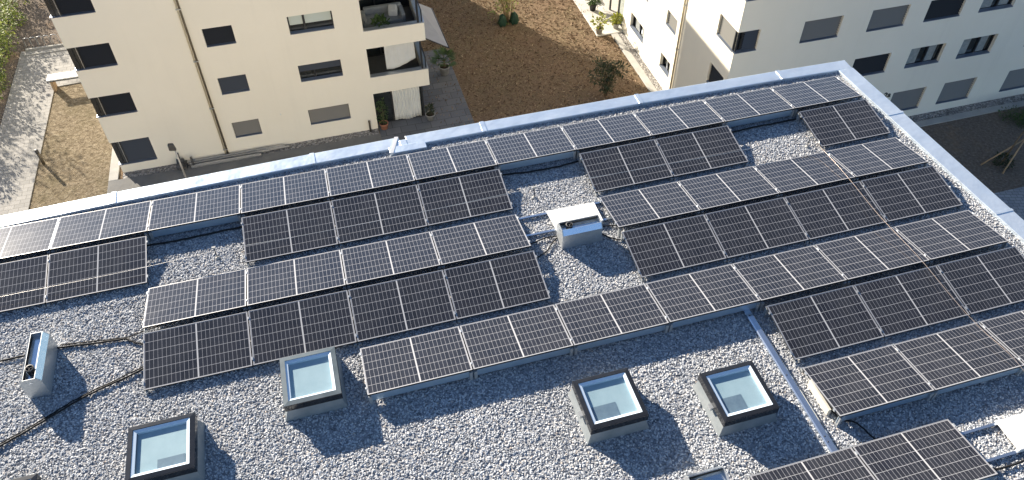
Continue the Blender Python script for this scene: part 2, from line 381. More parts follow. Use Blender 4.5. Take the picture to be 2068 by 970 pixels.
# ------------------------------------------------------------------ geometry-node scatters (gravel, grass)
def scatter(o, density, make_inst, scale, seed, tilt, zj, material):
    ng = bpy.data.node_groups.new(o.name + '_scatter', 'GeometryNodeTree')
    ng.interface.new_socket('Geometry', in_out='INPUT', socket_type='NodeSocketGeometry'); ng.interface.new_socket('Geometry', in_out='OUTPUT', socket_type='NodeSocketGeometry')
    t = NT(ng); gi = t.node('NodeGroupInput'); go = t.node('NodeGroupOutput')
    dp = t.node('GeometryNodeDistributePointsOnFaces'); t.l.new(gi.outputs[0], dp.inputs['Mesh']); dp.inputs['Density'].default_value = density; dp.inputs['Seed'].default_value = seed
    sp = t.node('GeometryNodeSetPosition'); t.l.new(dp.outputs[0], sp.inputs[0])
    rz = t.node('FunctionNodeRandomValue'); rz.data_type = 'FLOAT_VECTOR'; rz.inputs[0].default_value = (0, 0, zj[0]); rz.inputs[1].default_value = (0, 0, zj[1])
    t.l.new(rz.outputs[0], sp.inputs['Offset'])
    ip = t.node('GeometryNodeInstanceOnPoints'); t.l.new(sp.outputs[0], ip.inputs['Points'])
    inst = make_inst(t)
    sm = t.node('GeometryNodeSetMaterial'); t.l.new(inst, sm.inputs[0]); sm.inputs['Material'].default_value = material
    t.l.new(sm.outputs[0], ip.inputs['Instance'])
    rr = t.node('FunctionNodeRandomValue'); rr.data_type = 'FLOAT_VECTOR'; rr.inputs[0].default_value = (-tilt, -tilt, 0); rr.inputs[1].default_value = (tilt, tilt, 6.283); rr.inputs['Seed'].default_value = 3
    t.l.new(rr.outputs[0], ip.inputs['Rotation'])
    rs = t.node('FunctionNodeRandomValue'); rs.data_type = 'FLOAT_VECTOR'; rs.inputs[0].default_value = scale[0]; rs.inputs[1].default_value = scale[1]; rs.inputs['Seed'].default_value = 5
    t.l.new(rs.outputs[0], ip.inputs['Scale'])
    jg = t.node('GeometryNodeJoinGeometry'); t.l.new(gi.outputs[0], jg.inputs[0]); t.l.new(ip.outputs[0], jg.inputs[0]); t.l.new(jg.outputs[0], go.inputs[0])
    md = o.modifiers.new('scatter', 'NODES'); md.node_group = ng
def pebble(t):
    ic = t.node('GeometryNodeMeshIcoSphere'); ic.inputs['Radius'].default_value = .0165; ic.inputs['Subdivisions'].default_value = 2
    sp = t.node('GeometryNodeSetPosition'); t.l.new(ic.outputs[0], sp.inputs[0])
    nz = t.node('ShaderNodeTexNoise'); nz.inputs['Scale'].default_value = 46; nz.inputs['Detail'].default_value = 1
    ps = t.node('GeometryNodeInputPosition'); t.l.new(ps.outputs[0], nz.inputs['Vector'])
    vm = t.node('ShaderNodeVectorMath'); vm.operation = 'SUBTRACT'; t.l.new(nz.outputs['Color'], vm.inputs[0]); vm.inputs[1].default_value = (.5, .5, .5)
    v2 = t.node('ShaderNodeVectorMath'); v2.operation = 'SCALE'; t.l.new(vm.outputs[0], v2.inputs[0]); v2.inputs['Scale'].default_value = .024
    t.l.new(v2.outputs[0], sp.inputs['Offset']); return sp.outputs[0]
def blade(t):
    c = t.node('GeometryNodeMeshCone'); c.inputs['Vertices'].default_value = 3; c.inputs['Radius Bottom'].default_value = .035; c.inputs['Radius Top'].default_value = .004; c.inputs['Depth'].default_value = .2
    return c.outputs[0]

# our own roof: gravel bed with holes for the skylight shafts
SKY = [(-1.22, 7.85, .92, .95), (-3.53, 7.19, 1.0, .96), (3.36, 6.12, .97, .92), (5.41, 5.68, .96, .93), (-5.76, 6.78, .96, .94)]
RX0, RX1, RY0, RY1 = -10.4, 12.6, -.2, 13.62
def holed(x0, y0, x1, y1, z, holes):
    xs = sorted({x0, x1} | {h[0] for h in holes} | {h[2] for h in holes}); ys = sorted({y0, y1} | {h[1] for h in holes} | {h[3] for h in holes}); b = MB()
    idx = {}
    for j, yy in enumerate(ys):
        for i, xx in enumerate(xs): idx[i, j] = len(b.v); b.v.append((xx, yy, z))
    for j in range(len(ys) - 1):
        for i in range(len(xs) - 1):
            cx, cy = (xs[i] + xs[i + 1]) / 2, (ys[j] + ys[j + 1]) / 2
            if any(h[0] < cx < h[2] and h[1] < cy < h[3] for h in holes): continue
            b.f.append((idx[i, j], idx[i + 1, j], idx[i + 1, j + 1], idx[i, j + 1])); b.sm.append(False)
    return b
holes = [(x - .36, y - .36, x + .36, y + .36) for x, y, _, _ in SKY]
gb = holed(RX0, RY0, RX1, RY1, -.008, holes).build('roof_gravel', M['gravel_bed'])
kind(gb, 'stuff'); gb['label'] = 'grey and white pebble gravel covering the whole flat roof'; gb['category'] = 'gravel'
scatter(gb, 1600, pebble, ((.7, .6, .4), (1.5, 1.2, .8)), 1, .75, (-.003, .010), M['stone'])
for nm, (x0, y0, x1, y1), dens in (('dry_grass', (4.9, 29, 17.1, 58), 42),):
    b = MB(); b.quad((x0, y0, G - .012), (x1, y0, G - .012), (x1, y1, G - .012), (x0, y1, G - .012)); o = kind(b.build(nm, M['lawn']), 'stuff')
    o['label'] = 'dry brown grass and leaf litter on the lawn between the two houses'; o['category'] = 'grass'
    scatter(o, dens, blade, ((.5, .5, .3), (1.3, 1.3, 1.0)), 4, 1.65, (0, .01), M['tuft'])

# ------------------------------------------------------------------ our building: walls and metal parapet
own = thing('apartment_building', 'apartment building whose gravel roof and metal parapet fill the foreground', 'building', ((RX0 + RX1) / 2, 5, G))
b = MB(); x0, y0, x1, y1 = RX0 - .30, RY0 - .30, RX1 - .02, RY1 + .0
for a, c in (((x0, y0), (x1, y0)), ((x1, y0), (x1, y1)), ((x1, y1), (x0, y1)), ((x0, y1), (x0, y0))): b.quad((a[0], a[1], G), (c[0], c[1], G), (c[0], c[1], .03), (a[0], a[1], .03))
b.build('wall', M['render'], own)
b = MB(); b.quad((RX0 - .2, RY0 - .2, -.5), (RX1 + .2, RY0 - .2, -.5), (RX1 + .2, RY1 + .2, -.5), (RX0 - .2, RY1 + .2, -.5))
PT, PB = .085, -.07               # top and inner foot of the parapet capping
def yo(x): return 13.63 + (x + 6.9) * .0077 + .17 * max(-.9, 1 - ((x - 2.85) / 9.75) ** 2)      # outer edge of the back parapet, a touch out of parallel
def yi(x): return yo(x) - .34
def cap_piece(bm, x0, x1, y0f, y1f):
    lo = [(x0, y0f(x0), PB), (x1, y0f(x1), PB), (x1, y1f(x1), PB), (x0, y1f(x0), PB)]
    hi = [(x0, y0f(x0), PT - .012), (x1, y0f(x1), PT - .012), (x1, y1f(x1), PT), (x0, y1f(x0), PT)]
    bm.hexa(lo, hi)
seams = [RX0 - .35, -7.9, -5.05, -2.2 + 2.05, .98]
caps = [(RX0 - .35, -4.75), (-4.745, -.66), (-.655, 1.27)]
caps2 = [(1.42, 3.2), (3.205, 7.02), (7.025, 10.75), (10.755, 12.62)]
for x0, x1 in caps + caps2:
    b = MB(); cap_piece(b, x0, x1, yi, yo); bevel(b.build('parapet_cap', M['zinc'], own), .012)
for xs in (-4.75, -.66, 3.2, 7.02, 10.75):
    b = MB(); b.hexa([(xs - .05, yi(xs) - .004, PT - .01), (xs + .05, yi(xs) - .004, PT - .01), (xs + .05, yo(xs) + .004, PT), (xs - .05, yo(xs) + .004, PT)],
                     [(xs - .05, yi(xs) - .004, PT + .004), (xs + .05, yi(xs) - .004, PT + .004), (xs + .05, yo(xs) + .004, PT + .012), (xs - .05, yo(xs) + .004, PT + .012)])
    b.build('seam_cover', M['zinc'], own)
# the jog of the capping round the rainwater notch: low box standing into the roof
b = MB(); b.hexa([(1.0, 13.34, PB), (1.82, 13.34, PB), (1.82, 13.56, PB), (1.0, 13.56, PB)], [(1.0, 13.34, PT + .005), (1.82, 13.34, PT + .005), (1.82, 13.56, PT + .01), (1.0, 13.56, PT + .01)])
b.hexa([(1.265, 13.5, PB), (1.425, 13.5, PB), (1.425, 13.74, PB), (1.265, 13.74, PB)], [(1.265, 13.5, PT + .006), (1.425, 13.5, PT + .006), (1.425, 13.74, PT + .008), (1.265, 13.74, PT + .008)])
bevel(b.build('notch_box', M['zinc'], own), .01)
b = MB(); q = [(.995, 13.335, PT + .006), (1.07, 13.335, PT + .006), (1.27, yo(1.2), PT + .002), (1.18, yo(1.2), PT + .002)]; b.hexa(q, [(p_[0], p_[1], p_[2] + (.012 if i in (1, 2) else .028)) for i, p_ in enumerate(q)])
b.build('notch_sunlit_face', M['white'], own)  # white strip paints the sunlit sloped face of the mitred joint
ys = [RY0 - .35, 2.2, 4.9, 8.15, 11.55, yi(12.45)]
for a, c in zip(ys, ys[1:]):
    b = MB(); xo = lambda y: 12.62 + (13.8 - y) * .052
    lo = [(xo(a) - .40, a, PB), (xo(a), a, PB), (xo(c), c - .004, PB), (xo(c) - .40, c - .004, PB)]
    b.hexa(lo, [(p[0], p[1], PT - (.012 if i in (0, 3) else 0)) for i, p in enumerate(lo)]); bevel(b.build('parapet_cap', M['zinc'], own), .012)
    if a > 0:
        b = MB(); q = [(xo(a) - .405, a - .03, PT - .012), (xo(a) + .004, a - .03, PT), (xo(a) + .004, a + .03, PT), (xo(a) - .405, a + .03, PT - .012)]
        b.hexa(q, [(p[0], p[1], p[2] + .013) for p in q]); b.build('seam_cover', M['zinc'], own)
for (xa, ya_, xb, yb_) in ((RX0 - .35, RY0 - .35, RX0 - .01, yi(RX0) - .01), (RX0, RY0 - .35, 12.7, RY0 - .01)):
    b = MB(); b.box(xa, ya_, PB, xb, yb_, PT); bevel(b.build('parapet_cap', M['zinc'], own), .012)

# ------------------------------------------------------------------ solar panels
L = 1.775; D = 1.0582; ZL, ZH = .100, .2711
ROWS = {1: (13.217, -2.200), 2: (12.013, -2.196), 3: (10.785, -2.181), 4: (9.593, -2.167), 5: (8.378, -2.153), 6: (7.174, -2.125), 7: (5.932, -2.096), 9: (4.434, -2.103)}
# idx lists (idx k spans X0 + k*L .. X0 + (k+1)*L)
IDX = {1: list(range(-3, 8)), 2: [-4, -3, -2, 0, 1, 2, 4, 5, 7], 3: [-1, 0, 1, 2, 4, 5, 6, 7], 4: [-1, 0, 1, 2, 4, 5, 6, 7], 5: list(range(1, 8)), 6: [5, 6, 7], 7: [5, 6, 7], 9: [4, 5]}
PLATE = {1: (-1, 3, 6), 5: (1, 2, 3, 4), 7: (5, 6, 7), 9: (4, 5), 3: ()}
W_ = math.hypot(D, ZH - ZL); TILT = math.atan2(ZH - ZL, D)
def panel_xf(light):
    # local frame: x along the row, y across, origin at the middle of the slot on the roof
    a = -TILT if light else TILT          # light panels fall away from the camera
    return Matrix.Translation((0, 0, (ZL + ZH) / 2)) @ Matrix.Rotation(a, 4, 'X')
def make_panel(light):
    T = panel_xf(light); hw, hl = W_ / 2, (L - .022) / 2; th = .034
    b = MB(); fwid = .008
    for (xa, ya, xb, yb) in ((-hl, -hw, hl, -hw + fwid), (-hl, hw - fwid, hl, hw), (-hl, -hw + fwid, -hl + fwid, hw - fwid), (hl - fwid, -hw + fwid, hl, hw - fwid)):
        b.box(xa, ya, -th, xb, yb, 0.0, T)
    fr = b.build('frame', M['alu']); fr.data.materials.append(M['anthracite'])
    nz = T.to_3x3() @ Vector((0, 0, 1))
    for pl in fr.data.polygons: pl.material_index = 0 if pl.normal.dot(nz) > .7 else 1
    b = MB(); q = [(-hl + fwid, -hw + fwid), (hl - fwid, -hw + fwid), (hl - fwid, hw - fwid), (-hl + fwid, hw - fwid)]
    b.add([T @ Vector((x, y, -.003)) for x, y in q], ((0, 1, 2, 3),))
    ce = b.build('cell_sheet', M['cells']); uv = ce.data.uv_layers.new(name='UVMap')
    for i, (x, y) in enumerate(q): uv.data[i].uv = (x, y)
    b = MB(); b.add([T @ Vector((x, y, -.02)) for x, y in q], ((3, 2, 1, 0),)); bk = b.build('back_sheet', M['white'])
    cl = []
    for sx in (-1, 1):
        b = MB(); yy = (-hw if light else hw); s = 1 if light else -1
        b.box(sx * (hl + .011) - .010, yy + s * .12, -.03, sx * (hl + .011) + .013, yy + s * .16, .008, T); cl.append(b.build('clamp', M['galv'])); b = MB(); b.box(sx * (hl + .011) - .013, -yy - s * .16, -.03, sx * (hl + .011) + .013, -yy - s * .10, .008, T)
        cl.append(b.build('clamp', M['galv']))
    zt = ZH - .05; sy = -1 if light else 1      # support feet under the high edge, small feet under the low edge
    for sx in (-1, 1):
        x = sx * (hl - .03)
        for yy, z1 in ((sy * D / 2, zt), (-sy * D / 2, ZL - .04)):
            b = MB(); b.box(x - .025, yy - .03, 0, x + .025, yy + .03, z1); cl.append(b.build('support_foot', M['galv']))
    return [fr, ce, bk] + cl

protos = {True: make_panel(True), False: make_panel(False)}
b = MB(); hl = L / 2 - .008
b.hexa([(-hl, -D / 2 + .005, .06), (hl, -D / 2 + .005, .06), (hl, -D / 2 + .012, .06), (-hl, -D / 2 + .012, .06)],
       [(-hl, -D / 2 + .012, ZH - .045), (hl, -D / 2 + .012, ZH - .045), (hl, -D / 2 + .019, ZH - .045), (-hl, -D / 2 + .019, ZH - .045)])
plate_proto = b.build('wind_plate', M['plate'])
ORD = ['leftmost', 'second', 'third', 'fourth', 'fifth', 'sixth', 'seventh', 'eighth', 'ninth', 'tenth', 'eleventh']
def plabel(r, k):
    ids = IDX[r]
    if r == 1:
        vis = ids; n = vis.index(k); where = 'in the grey row along the back parapet'
    elif r == 2:
        if k == 7: return 'single dark solar panel near the right end of the back parapet row'
        if k < 0: vis = [-4, -3, -2]; where = 'in the dark left group, second row from the back'
        elif k < 3: vis = [0, 1, 2]; where = 'in the dark middle trio, second row from the back'
        else: vis = [4, 5]; where = 'in the dark right pair, second row from the back'
        n = vis.index(k)
    elif r in (3, 4):
        tone, nm = ('grey', 'third') if r == 3 else ('dark', 'fourth')
        if k < 3: vis = [-1, 0, 1, 2]; where = f'in the {tone} {nm} row, left of the white slab'
        else: vis = [4, 5, 6, 7]; where = f'in the {tone} {nm} row, right of the white slab'
        n = vis.index(k)
    elif r == 5: vis = ids; n = vis.index(k); where = 'in the long grey row behind the four skylights'
    elif r == 6: vis = ids; n = vis.index(k); where = 'in the dark row right of the metal strip'
    elif r == 7: vis = ids; n = vis.index(k); where = 'in the raised row with the cream end block'
    else: vis = ids; n = vis.index(k); where = 'in the front row at the bottom edge'
    o = 'rightmost' if n == len(vis) - 1 else ORD[n]
    return (f'{o} panel ' if o != 'leftmost' else 'leftmost panel ') + where + ('' if o in ('leftmost', 'rightmost') else ' from the left')
first = {True: True, False: True}
for r, (Y, X0) in ROWS.items():
    light = r % 2 == 1
    for k in IDX[r]:
        root = thing('solar_panel', plabel(r, k), 'solar panel', (X0 + (k + .5) * L, Y - D / 2, 0), 'solar panels laid in rows on the roof')
        rz = random.uniform(-.0012, .0012); root.rotation_euler = (random.uniform(-.004, .004), random.uniform(-.002, .002), rz)
        root.location.z = random.uniform(-.003, .003)
        for pr in protos[light]:
            c = pr if first[light] else pr.copy()
            if c is not pr: COL.objects.link(c)
            c.parent = root
        first[light] = False
        if k in PLATE.get(r, ()):
            c = plate_proto.copy(); COL.objects.link(c); c.parent = root
bpy.data.objects.remove(plate_proto)

# ------------------------------------------------------------------ skylights
def skylight(x, y, sx, sy, label, fmat='sky_frame', latch=False, reflection=None):
    t = thing('skylight', label, 'skylight', (x, y, 0), 'square roof skylights set in the gravel')
    hx, hy = sx / 2, sy / 2; zf = .245; zt = .40
    b = MB(); ox, oy = hx + .05, hy + .03; ix, iy = hx - .04, hy - .04
    def ring(b, x0_, y0_, z0, x1_, y1_, z1):
        A = [(x - x0_, y - y0_, z0), (x + x0_, y - y0_, z0), (x + x0_, y + y0_, z0), (x - x0_, y + y0_, z0)]
        B = [(x - x1_, y - y1_, z1), (x + x1_, y - y1_, z1), (x + x1_, y + y1_, z1), (x - x1_, y + y1_, z1)]
        b.add(A + B, [(i, (i + 1) % 4, (i + 1) % 4 + 4, i + 4) for i in range(4)])
    ring(b, ox, oy, -.02, ix, iy, zf + .02)
    cu = sub(b.build('curb', M['flashing'], t))
    def frame(b, o_x, o_y, i_x, i_y, z0, z1, slope=0.0):
        O = [(-o_x, -o_y), (o_x, -o_y), (o_x, o_y), (-o_x, o_y)]; I = [(-i_x, -i_y), (i_x, -i_y), (i_x, i_y), (-i_x, i_y)]
        vs = [(x + p[0], y + p[1], z) for P, z in ((O, z0), (O, z1), (I, z1 + slope), (I, z0)) for p in P]; fs = []
        for s in range(4):
            for i in range(4): fs.append((s * 4 + i, s * 4 + (i + 1) % 4, ((s + 1) % 4) * 4 + (i + 1) % 4, ((s + 1) % 4) * 4 + i))
        b.add(vs, fs)
    b = MB(); frame(b, hx, hy, hx - .081, hy - .081, zf, zt, .010); fr = sub(bevel(b.build('frame', M['sky_frame'], t), .008))
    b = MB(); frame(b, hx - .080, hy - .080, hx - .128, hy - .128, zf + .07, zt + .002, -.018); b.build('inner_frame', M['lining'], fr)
    if fmat != 'sky_frame':
        b = MB(); frame(b, hx - .004, hy - .004, hx - .082, hy - .082, zt - .004, zt + .003, .010); b.build('glass_border', M[fmat], t)
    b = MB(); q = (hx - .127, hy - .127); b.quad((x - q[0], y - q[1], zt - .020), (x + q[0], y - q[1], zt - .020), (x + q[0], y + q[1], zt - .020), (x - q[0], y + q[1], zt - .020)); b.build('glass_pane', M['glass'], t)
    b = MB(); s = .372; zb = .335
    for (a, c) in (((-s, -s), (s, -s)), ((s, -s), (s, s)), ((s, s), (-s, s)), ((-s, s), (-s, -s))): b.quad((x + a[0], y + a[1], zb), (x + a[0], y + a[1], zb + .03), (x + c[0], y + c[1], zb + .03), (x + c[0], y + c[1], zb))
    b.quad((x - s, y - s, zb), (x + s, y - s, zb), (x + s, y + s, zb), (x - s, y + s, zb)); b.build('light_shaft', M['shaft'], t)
    if reflection: b = MB(); b.box(x + reflection[0], y + reflection[1], zb, x + reflection[2], y + reflection[3], zb + .006); b.build('pane_reflection', M['reflection'], t)  # dark sheet painted in for the reflection and room seen in the pane
    if latch:
                b = MB(); b.box(x - hx - .055, y - .12, .2, x - hx + .01, y - .03, .27); b.build('latch', M['galv'], t)
    return t
skylight(*SKY[0], 'skylight with pale cyan glass right under the dark left panel group', 'hazy_frame')
skylight(*SKY[1], 'skylight with open looking glass at the lower left, below the black cables', reflection=(-.06, -.345, .34, -.17))
skylight(*SKY[2], 'skylight with a dark hatch under its glass, left of the two near the metal strip', latch=True, reflection=(-.34, -.34, .07, -.06))
skylight(*SKY[3], 'skylight beside the long metal strip, nearest the right hand panels', latch=True, reflection=(-.34, -.34, .02, -.04))
skylight(*SKY[4], 'skylight whose frame corner just enters at the bottom left edge')

# ------------------------------------------------------------------ roof vents
def vent(x, y, length, depth, h, along, label):
    t = thing('roof_vent', label, 'roof vent', (x, y, 0), 'galvanised box vents on the roof')
    def W(u, v, z): return (x + u, y + v, z) if along == 'x' else (x + v, y + u, z)
    hl_, hd = length / 2, depth / 2; zs = h - .10; it = hd - .07; wl = .008
    b = MB()
    for s in (-1, 1):                                  # long walls with folded shoulder
        P = [(s * hd, 0), (s * hd, zs), (s * it, h), (s * (it - wl), h), (s * (it - wl), h - .012), (s * (hd - wl), zs - .006), (s * (hd - wl), 0)]
        n = len(P); vs = [W(-hl_, p[0], p[1]) for p in P] + [W(hl_, p[0], p[1]) for p in P]
        b.add(vs, [tuple(range(n)), tuple(range(2 * n - 1, n - 1, -1))] + [(i, n + i, n + (i + 1) % n, (i + 1) % n) for i in range(n)])
    bm_ = b.build('side_sheet', M['galv'], t)
    b = MB()
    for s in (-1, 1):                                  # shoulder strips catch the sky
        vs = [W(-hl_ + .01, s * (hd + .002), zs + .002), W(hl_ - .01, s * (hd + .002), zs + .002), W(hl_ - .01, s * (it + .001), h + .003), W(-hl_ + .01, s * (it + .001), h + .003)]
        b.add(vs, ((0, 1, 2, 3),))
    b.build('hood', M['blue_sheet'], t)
    for s in (-1, 1):
        b = MB(); P = [(-hd, 0), (hd, 0), (hd, zs), (it, h), (-it, h), (-hd, zs)]
        n = 6; u0, u1 = s * hl_, s * (hl_ + .008); vs = [W(u0, p[0], p[1]) for p in P] + [W(u1, p[0], p[1]) for p in P]
        b.add(vs, [tuple(range(n)), tuple(range(2 * n - 1, n - 1, -1))] + [(i, n + i, n + (i + 1) % n, (i + 1) % n) for i in range(n)])
        e = sub(b.build('end_plate', M['galv'], t))
        b = MB(); u2 = s * (hl_ + .010); vs = [W(u2, -.035, zs - .02), W(u2, .035, zs - .02), W(u2, 0, zs + .035)]; b.add(vs, ((0, 1, 2),)); b.build('vent_hole', M['blue_sheet'], e)
    b = MB(); b.add([W(-hl_, -it + .004, h - .09), W(hl_, -it + .004, h - .09), W(hl_, it - .004, h - .09), W(-hl_, it - .004, h - .09)], ((0, 1, 2, 3),)); b.build('trough', M['blue_sheet'], t)
    px, py, _ = W(-hl_ * .55, -.005, 0)
    b = MB(); b.lathe((px, py, .16), [(.062, 0), (.062, h - .17), (.07, h - .17), (.07, h - .14), (.056, h - .14), (.052, h - .2), (0.0, h - .2)], 20); pp = sub(b.build('outlet_pipe', M['black_gap'], t))
    b = MB(); b.lathe((px, py, h - .005), [(.056, .026), (.072, .026), (.072, .012), (.056, .012)], 20, close=False)
    for k in range(3):
        a = k * 2 * pi / 3 + .4; b.tube([(px, py, h + .008), (px + .056 * cos(a), py + .056 * sin(a), h + .008)], .006, 5)
    b.build('pipe_rim', M['lamp_head'], pp)
    return t
vent(-5.60, 9.43, .96, .33, .50, 'y', 'long galvanised box vent with an open trough at the left edge')
vent(4.17, 9.87, .80, .35, .47, 'x', 'galvanised box vent standing against the white slab in the middle')
vent(4.27, 4.40, .56, .42, .42, 'x', 'galvanised box vent cut by the bottom edge, below the skylights')

# ------------------------------------------------------------------ slabs, rails, strip, cables, wires
def slab_thing(name, label, cat, q, z0, z1, m, group=None):
    b = MB(); b.hexa([(x, y, z0) for x, y in q], [(x, y, z1) for x, y in q]); o = recentre(bevel(b.build(name, m), .006, 1)); return tag(o, label, cat, group)
slab_thing('ballast_slab', 'white ballast slab lying behind the middle box vent', 'slab', [(3.80, 10.13), (4.78, 10.13), (4.78, 10.68), (3.76, 10.70)], .055, .105, M['white_board'], 'white ballast slabs between the panel rows')
slab_thing('ballast_slab', 'white ballast slab cut by the right edge at the bottom', 'slab', [(9.27, 3.66), (10.25, 3.66), (10.25, 4.19), (9.27, 4.19)], .055, .105, M['white_board'], 'white ballast slabs between the panel rows')
for nm, (xa, xb, yy) in {'mounting rail passing behind the white slab, nearest the parapet': (3.05, 5.1, 10.69), 'mounting rail passing in front of the white slab beside the middle vent': (3.05, 5.1, 10.2),
                         'mounting rail under the rear edge of the right hand white slab': (8.5, 10.9, 4.17), 'mounting rail under the front edge of the right hand white slab': (8.5, 10.9, 3.67)}.items():
    b = MB(); b.box(xa, yy - .022, .012, xb, yy + .022, .05); tag(recentre(b.build('mounting_rail', M['blue_sheet'])), nm, 'rail', 'metal mounting rails crossing the gravel')
slab_thing('ballast_block', 'cream ballast block standing under the left end of the raised front right row', 'block', [(6.745, 5.06), (6.80, 5.06), (6.80, 5.66), (6.745, 5.66)], 0, .16, M['cream_block'])
st = thing('cable_duct', 'long pale sheet metal cable duct strip running across the gravel towards the parapet', 'cable duct', (6.5, 5.6, 0))
b = MB(); b.prism([(6.44, 0), (6.57, 0), (6.57, .05), (6.55, .062), (6.46, .062), (6.44, .05)], 1, 3.2, 7.42); b.build('cover', M['blue_sheet'], st)
b = MB()
for yy in (3.6, 4.62, 4.72, 5.9, 7.2): b.lathe((6.49, yy, .060), [(.012, 0), (.012, .006), (0, .007)], 8)
b.build('screw', M['black_gap'], st)
def smooth_path(pts, n=8):
    P = [Vector(p) for p in pts]; out = []
    for i in range(len(P) - 1):
        p0 = P[max(i - 1, 0)]; p1 = P[i]; p2 = P[i + 1]; p3 = P[min(i + 2, len(P) - 1)]
        for k in range(n):
            t = k / n; out.append(.5 * ((2 * p1) + (-p0 + p2) * t + (2 * p0 - 5 * p1 + 4 * p2 - p3) * t * t + (-p0 + 3 * p1 - 3 * p2 + p3) * t ** 3))
    out.append(P[-1]); return out
def cable(label, pts, r=.016, z=.038, m='cable', name='cable', group='black cables on the gravel', cat='cable'):
    p = smooth_path([(q[0], q[1], q[2] if len(q) > 2 else z) for q in pts], 6)
    for q in p[1:-1]: q += Vector((random.uniform(-.006, .006), random.uniform(-.006, .006), random.uniform(-.003, .006)))
    b = MB(); b.tube(p, r, 7); return tag(recentre(b.build(name, M[m])), label, cat, group)
c1 = [(-6.6, 7.85), (-6.09, 8.13), (-5.76, 8.28), (-5.44, 8.44), (-5.09, 8.62), (-4.79, 8.75), (-4.43, 8.86), (-4.0, 9.01), (-3.6, 9.1)]
cable('thick black cable sagging from the bottom left edge to the dark panel group', c1, .017)
cable('thin black cable lying against the thick one at the lower left', [(x, y + .045) for x, y in c1], .011)
c2 = [(-6.9, 9.86), (-6.36, 9.86), (-6.05, 9.86), (-5.53, 9.89), (-4.94, 9.82), (-4.35, 9.76), (-4.21, 9.68), (-4.02, 9.57), (-3.7, 9.5)]
cable('black cable passing the left box vent and dipping under the panel corner', c2, .018)
cable('thin black cable branching up to the gap between grey and dark left panels', [(-5.4, 9.93), (-4.94, 9.87), (-4.35, 9.79), (-4.2, 9.8), (-4.04, 9.84), (-3.6, 9.92)], .012)
cable('black cable crossing the left gravel gap behind the dark rows', [(-4.3, 11.95), (-4.02, 11.98), (-3.38, 11.97), (-2.77, 11.99), (-2.26, 12.0), (-1.9, 12.0)], .02)
cable('black cable crossing the middle gravel gap below the parapet row', [(2.9, 12.02), (3.19, 12.06), (3.7, 12.0), (4.35, 11.98), (4.9, 12.03), (5.2, 12.03)], .02)
cable('black cable crossing the right gravel gap beside the single dark panel', [(8.3, 12.0), (8.6, 12.01), (9.22, 12.04), (9.8, 12.03), (10.29, 12.05), (10.6, 12.05)], .02)
cable('black cable from the left panels to the back of the middle vent', [(3.0, 9.96), (3.24, 9.98), (3.5, 10.03), (3.8, 10.04), (4.0, 10.0)], .014)
cable('black cable curling from the dark left panels to the middle vent', [(3.1, 9.56), (3.23, 9.60), (3.47, 9.72), (3.66, 9.92), (3.80, 10.0)], .014)
cable('black cable looping from the middle vent to the grey right panels', [(4.5, 10.02), (4.68, 10.05), (4.97, 9.99), (5.1, 9.98)], .013)
cable('black cable sagging from the middle vent under the dark right panels', [(4.5, 9.95), (4.63, 9.88), (4.71, 9.75), (4.91, 9.61), (5.1, 9.57)], .014)
cable('black cable hanging off the left end of the raised front right row', [(6.82, 5.3, .14), (6.86, 5.05, .06), (6.95, 4.9, .03), (7.1, 4.82), (7.2, 4.6), (7.25, 4.38)], .014)
cable('black cable running along the gravel at the bottom right corner', [(8.3, 3.55), (9.0, 3.5), (9.6, 3.55), (10.6, 3.6)], .018)
# lightning conductor: holders, rod-borne wire along the second row, wire down the right columns
for x, y, l in ((-2.72, 11.3, 'thin lightning wire holder in the left gravel gap'), (3.66, 11.23, 'thin lightning wire holder in the middle gravel gap'), (10.0, 11.12, 'thin lightning wire holder in the right gravel gap by the single panel')):
    t = thing('wire_holder', l, 'wire holder', (x, y, 0), 'lightning wire holders in the gravel')
    b = MB(); b.lathe((x, y, 0), [(.045, 0), (.045, .02), (.03, .035), (.015, .04), (0, .04)], 16); b.build('base', M['plastic_grey'], t)
    b = MB(); b.tube([(x, y, .03), (x, y, .30)], .009, 8); b.build('rod', M['black_gap'], t)
    b = MB(); b.box(x - .035, y - .02, .29, x + .035, y + .02, .325); b.build('clip', M['plastic_grey'], t)
def wirez(pts, label, m):
    b = MB(); b.tube(smooth_path(pts, 5), .0045, 6); return tag(recentre(b.build('lightning_wire', M[m])), label, 'wire', 'lightning protection wires above the panels')
wirez([(-7.5, 11.12, .30), (-5, 11.16, .27), (-3.98, 11.19, .26), (-2.66, 11.2, .31), (-1, 11.2, .27), (1.2, 11.2, .265), (3.63, 11.2, .31), (6, 11.19, .27), (8.3, 11.15, .27), (9.95, 11.1, .31), (10.07, 10.85, .28)], 'thin lightning wire running above the dark second row', 'wire')
wirez([(9.9, 11.15, .32), (10.06, 10.8, .25), (10.02, 9.8, .33), (10.03, 8.6, .28), (10.05, 7.4, .33), (10.08, 6.4, .27), (10.13, 5.7, .25), (10.17, 5.0, .33), (10.2, 4.3, .2)], 'coppery lightning wire crossing the rows near the right parapet', 'copper')

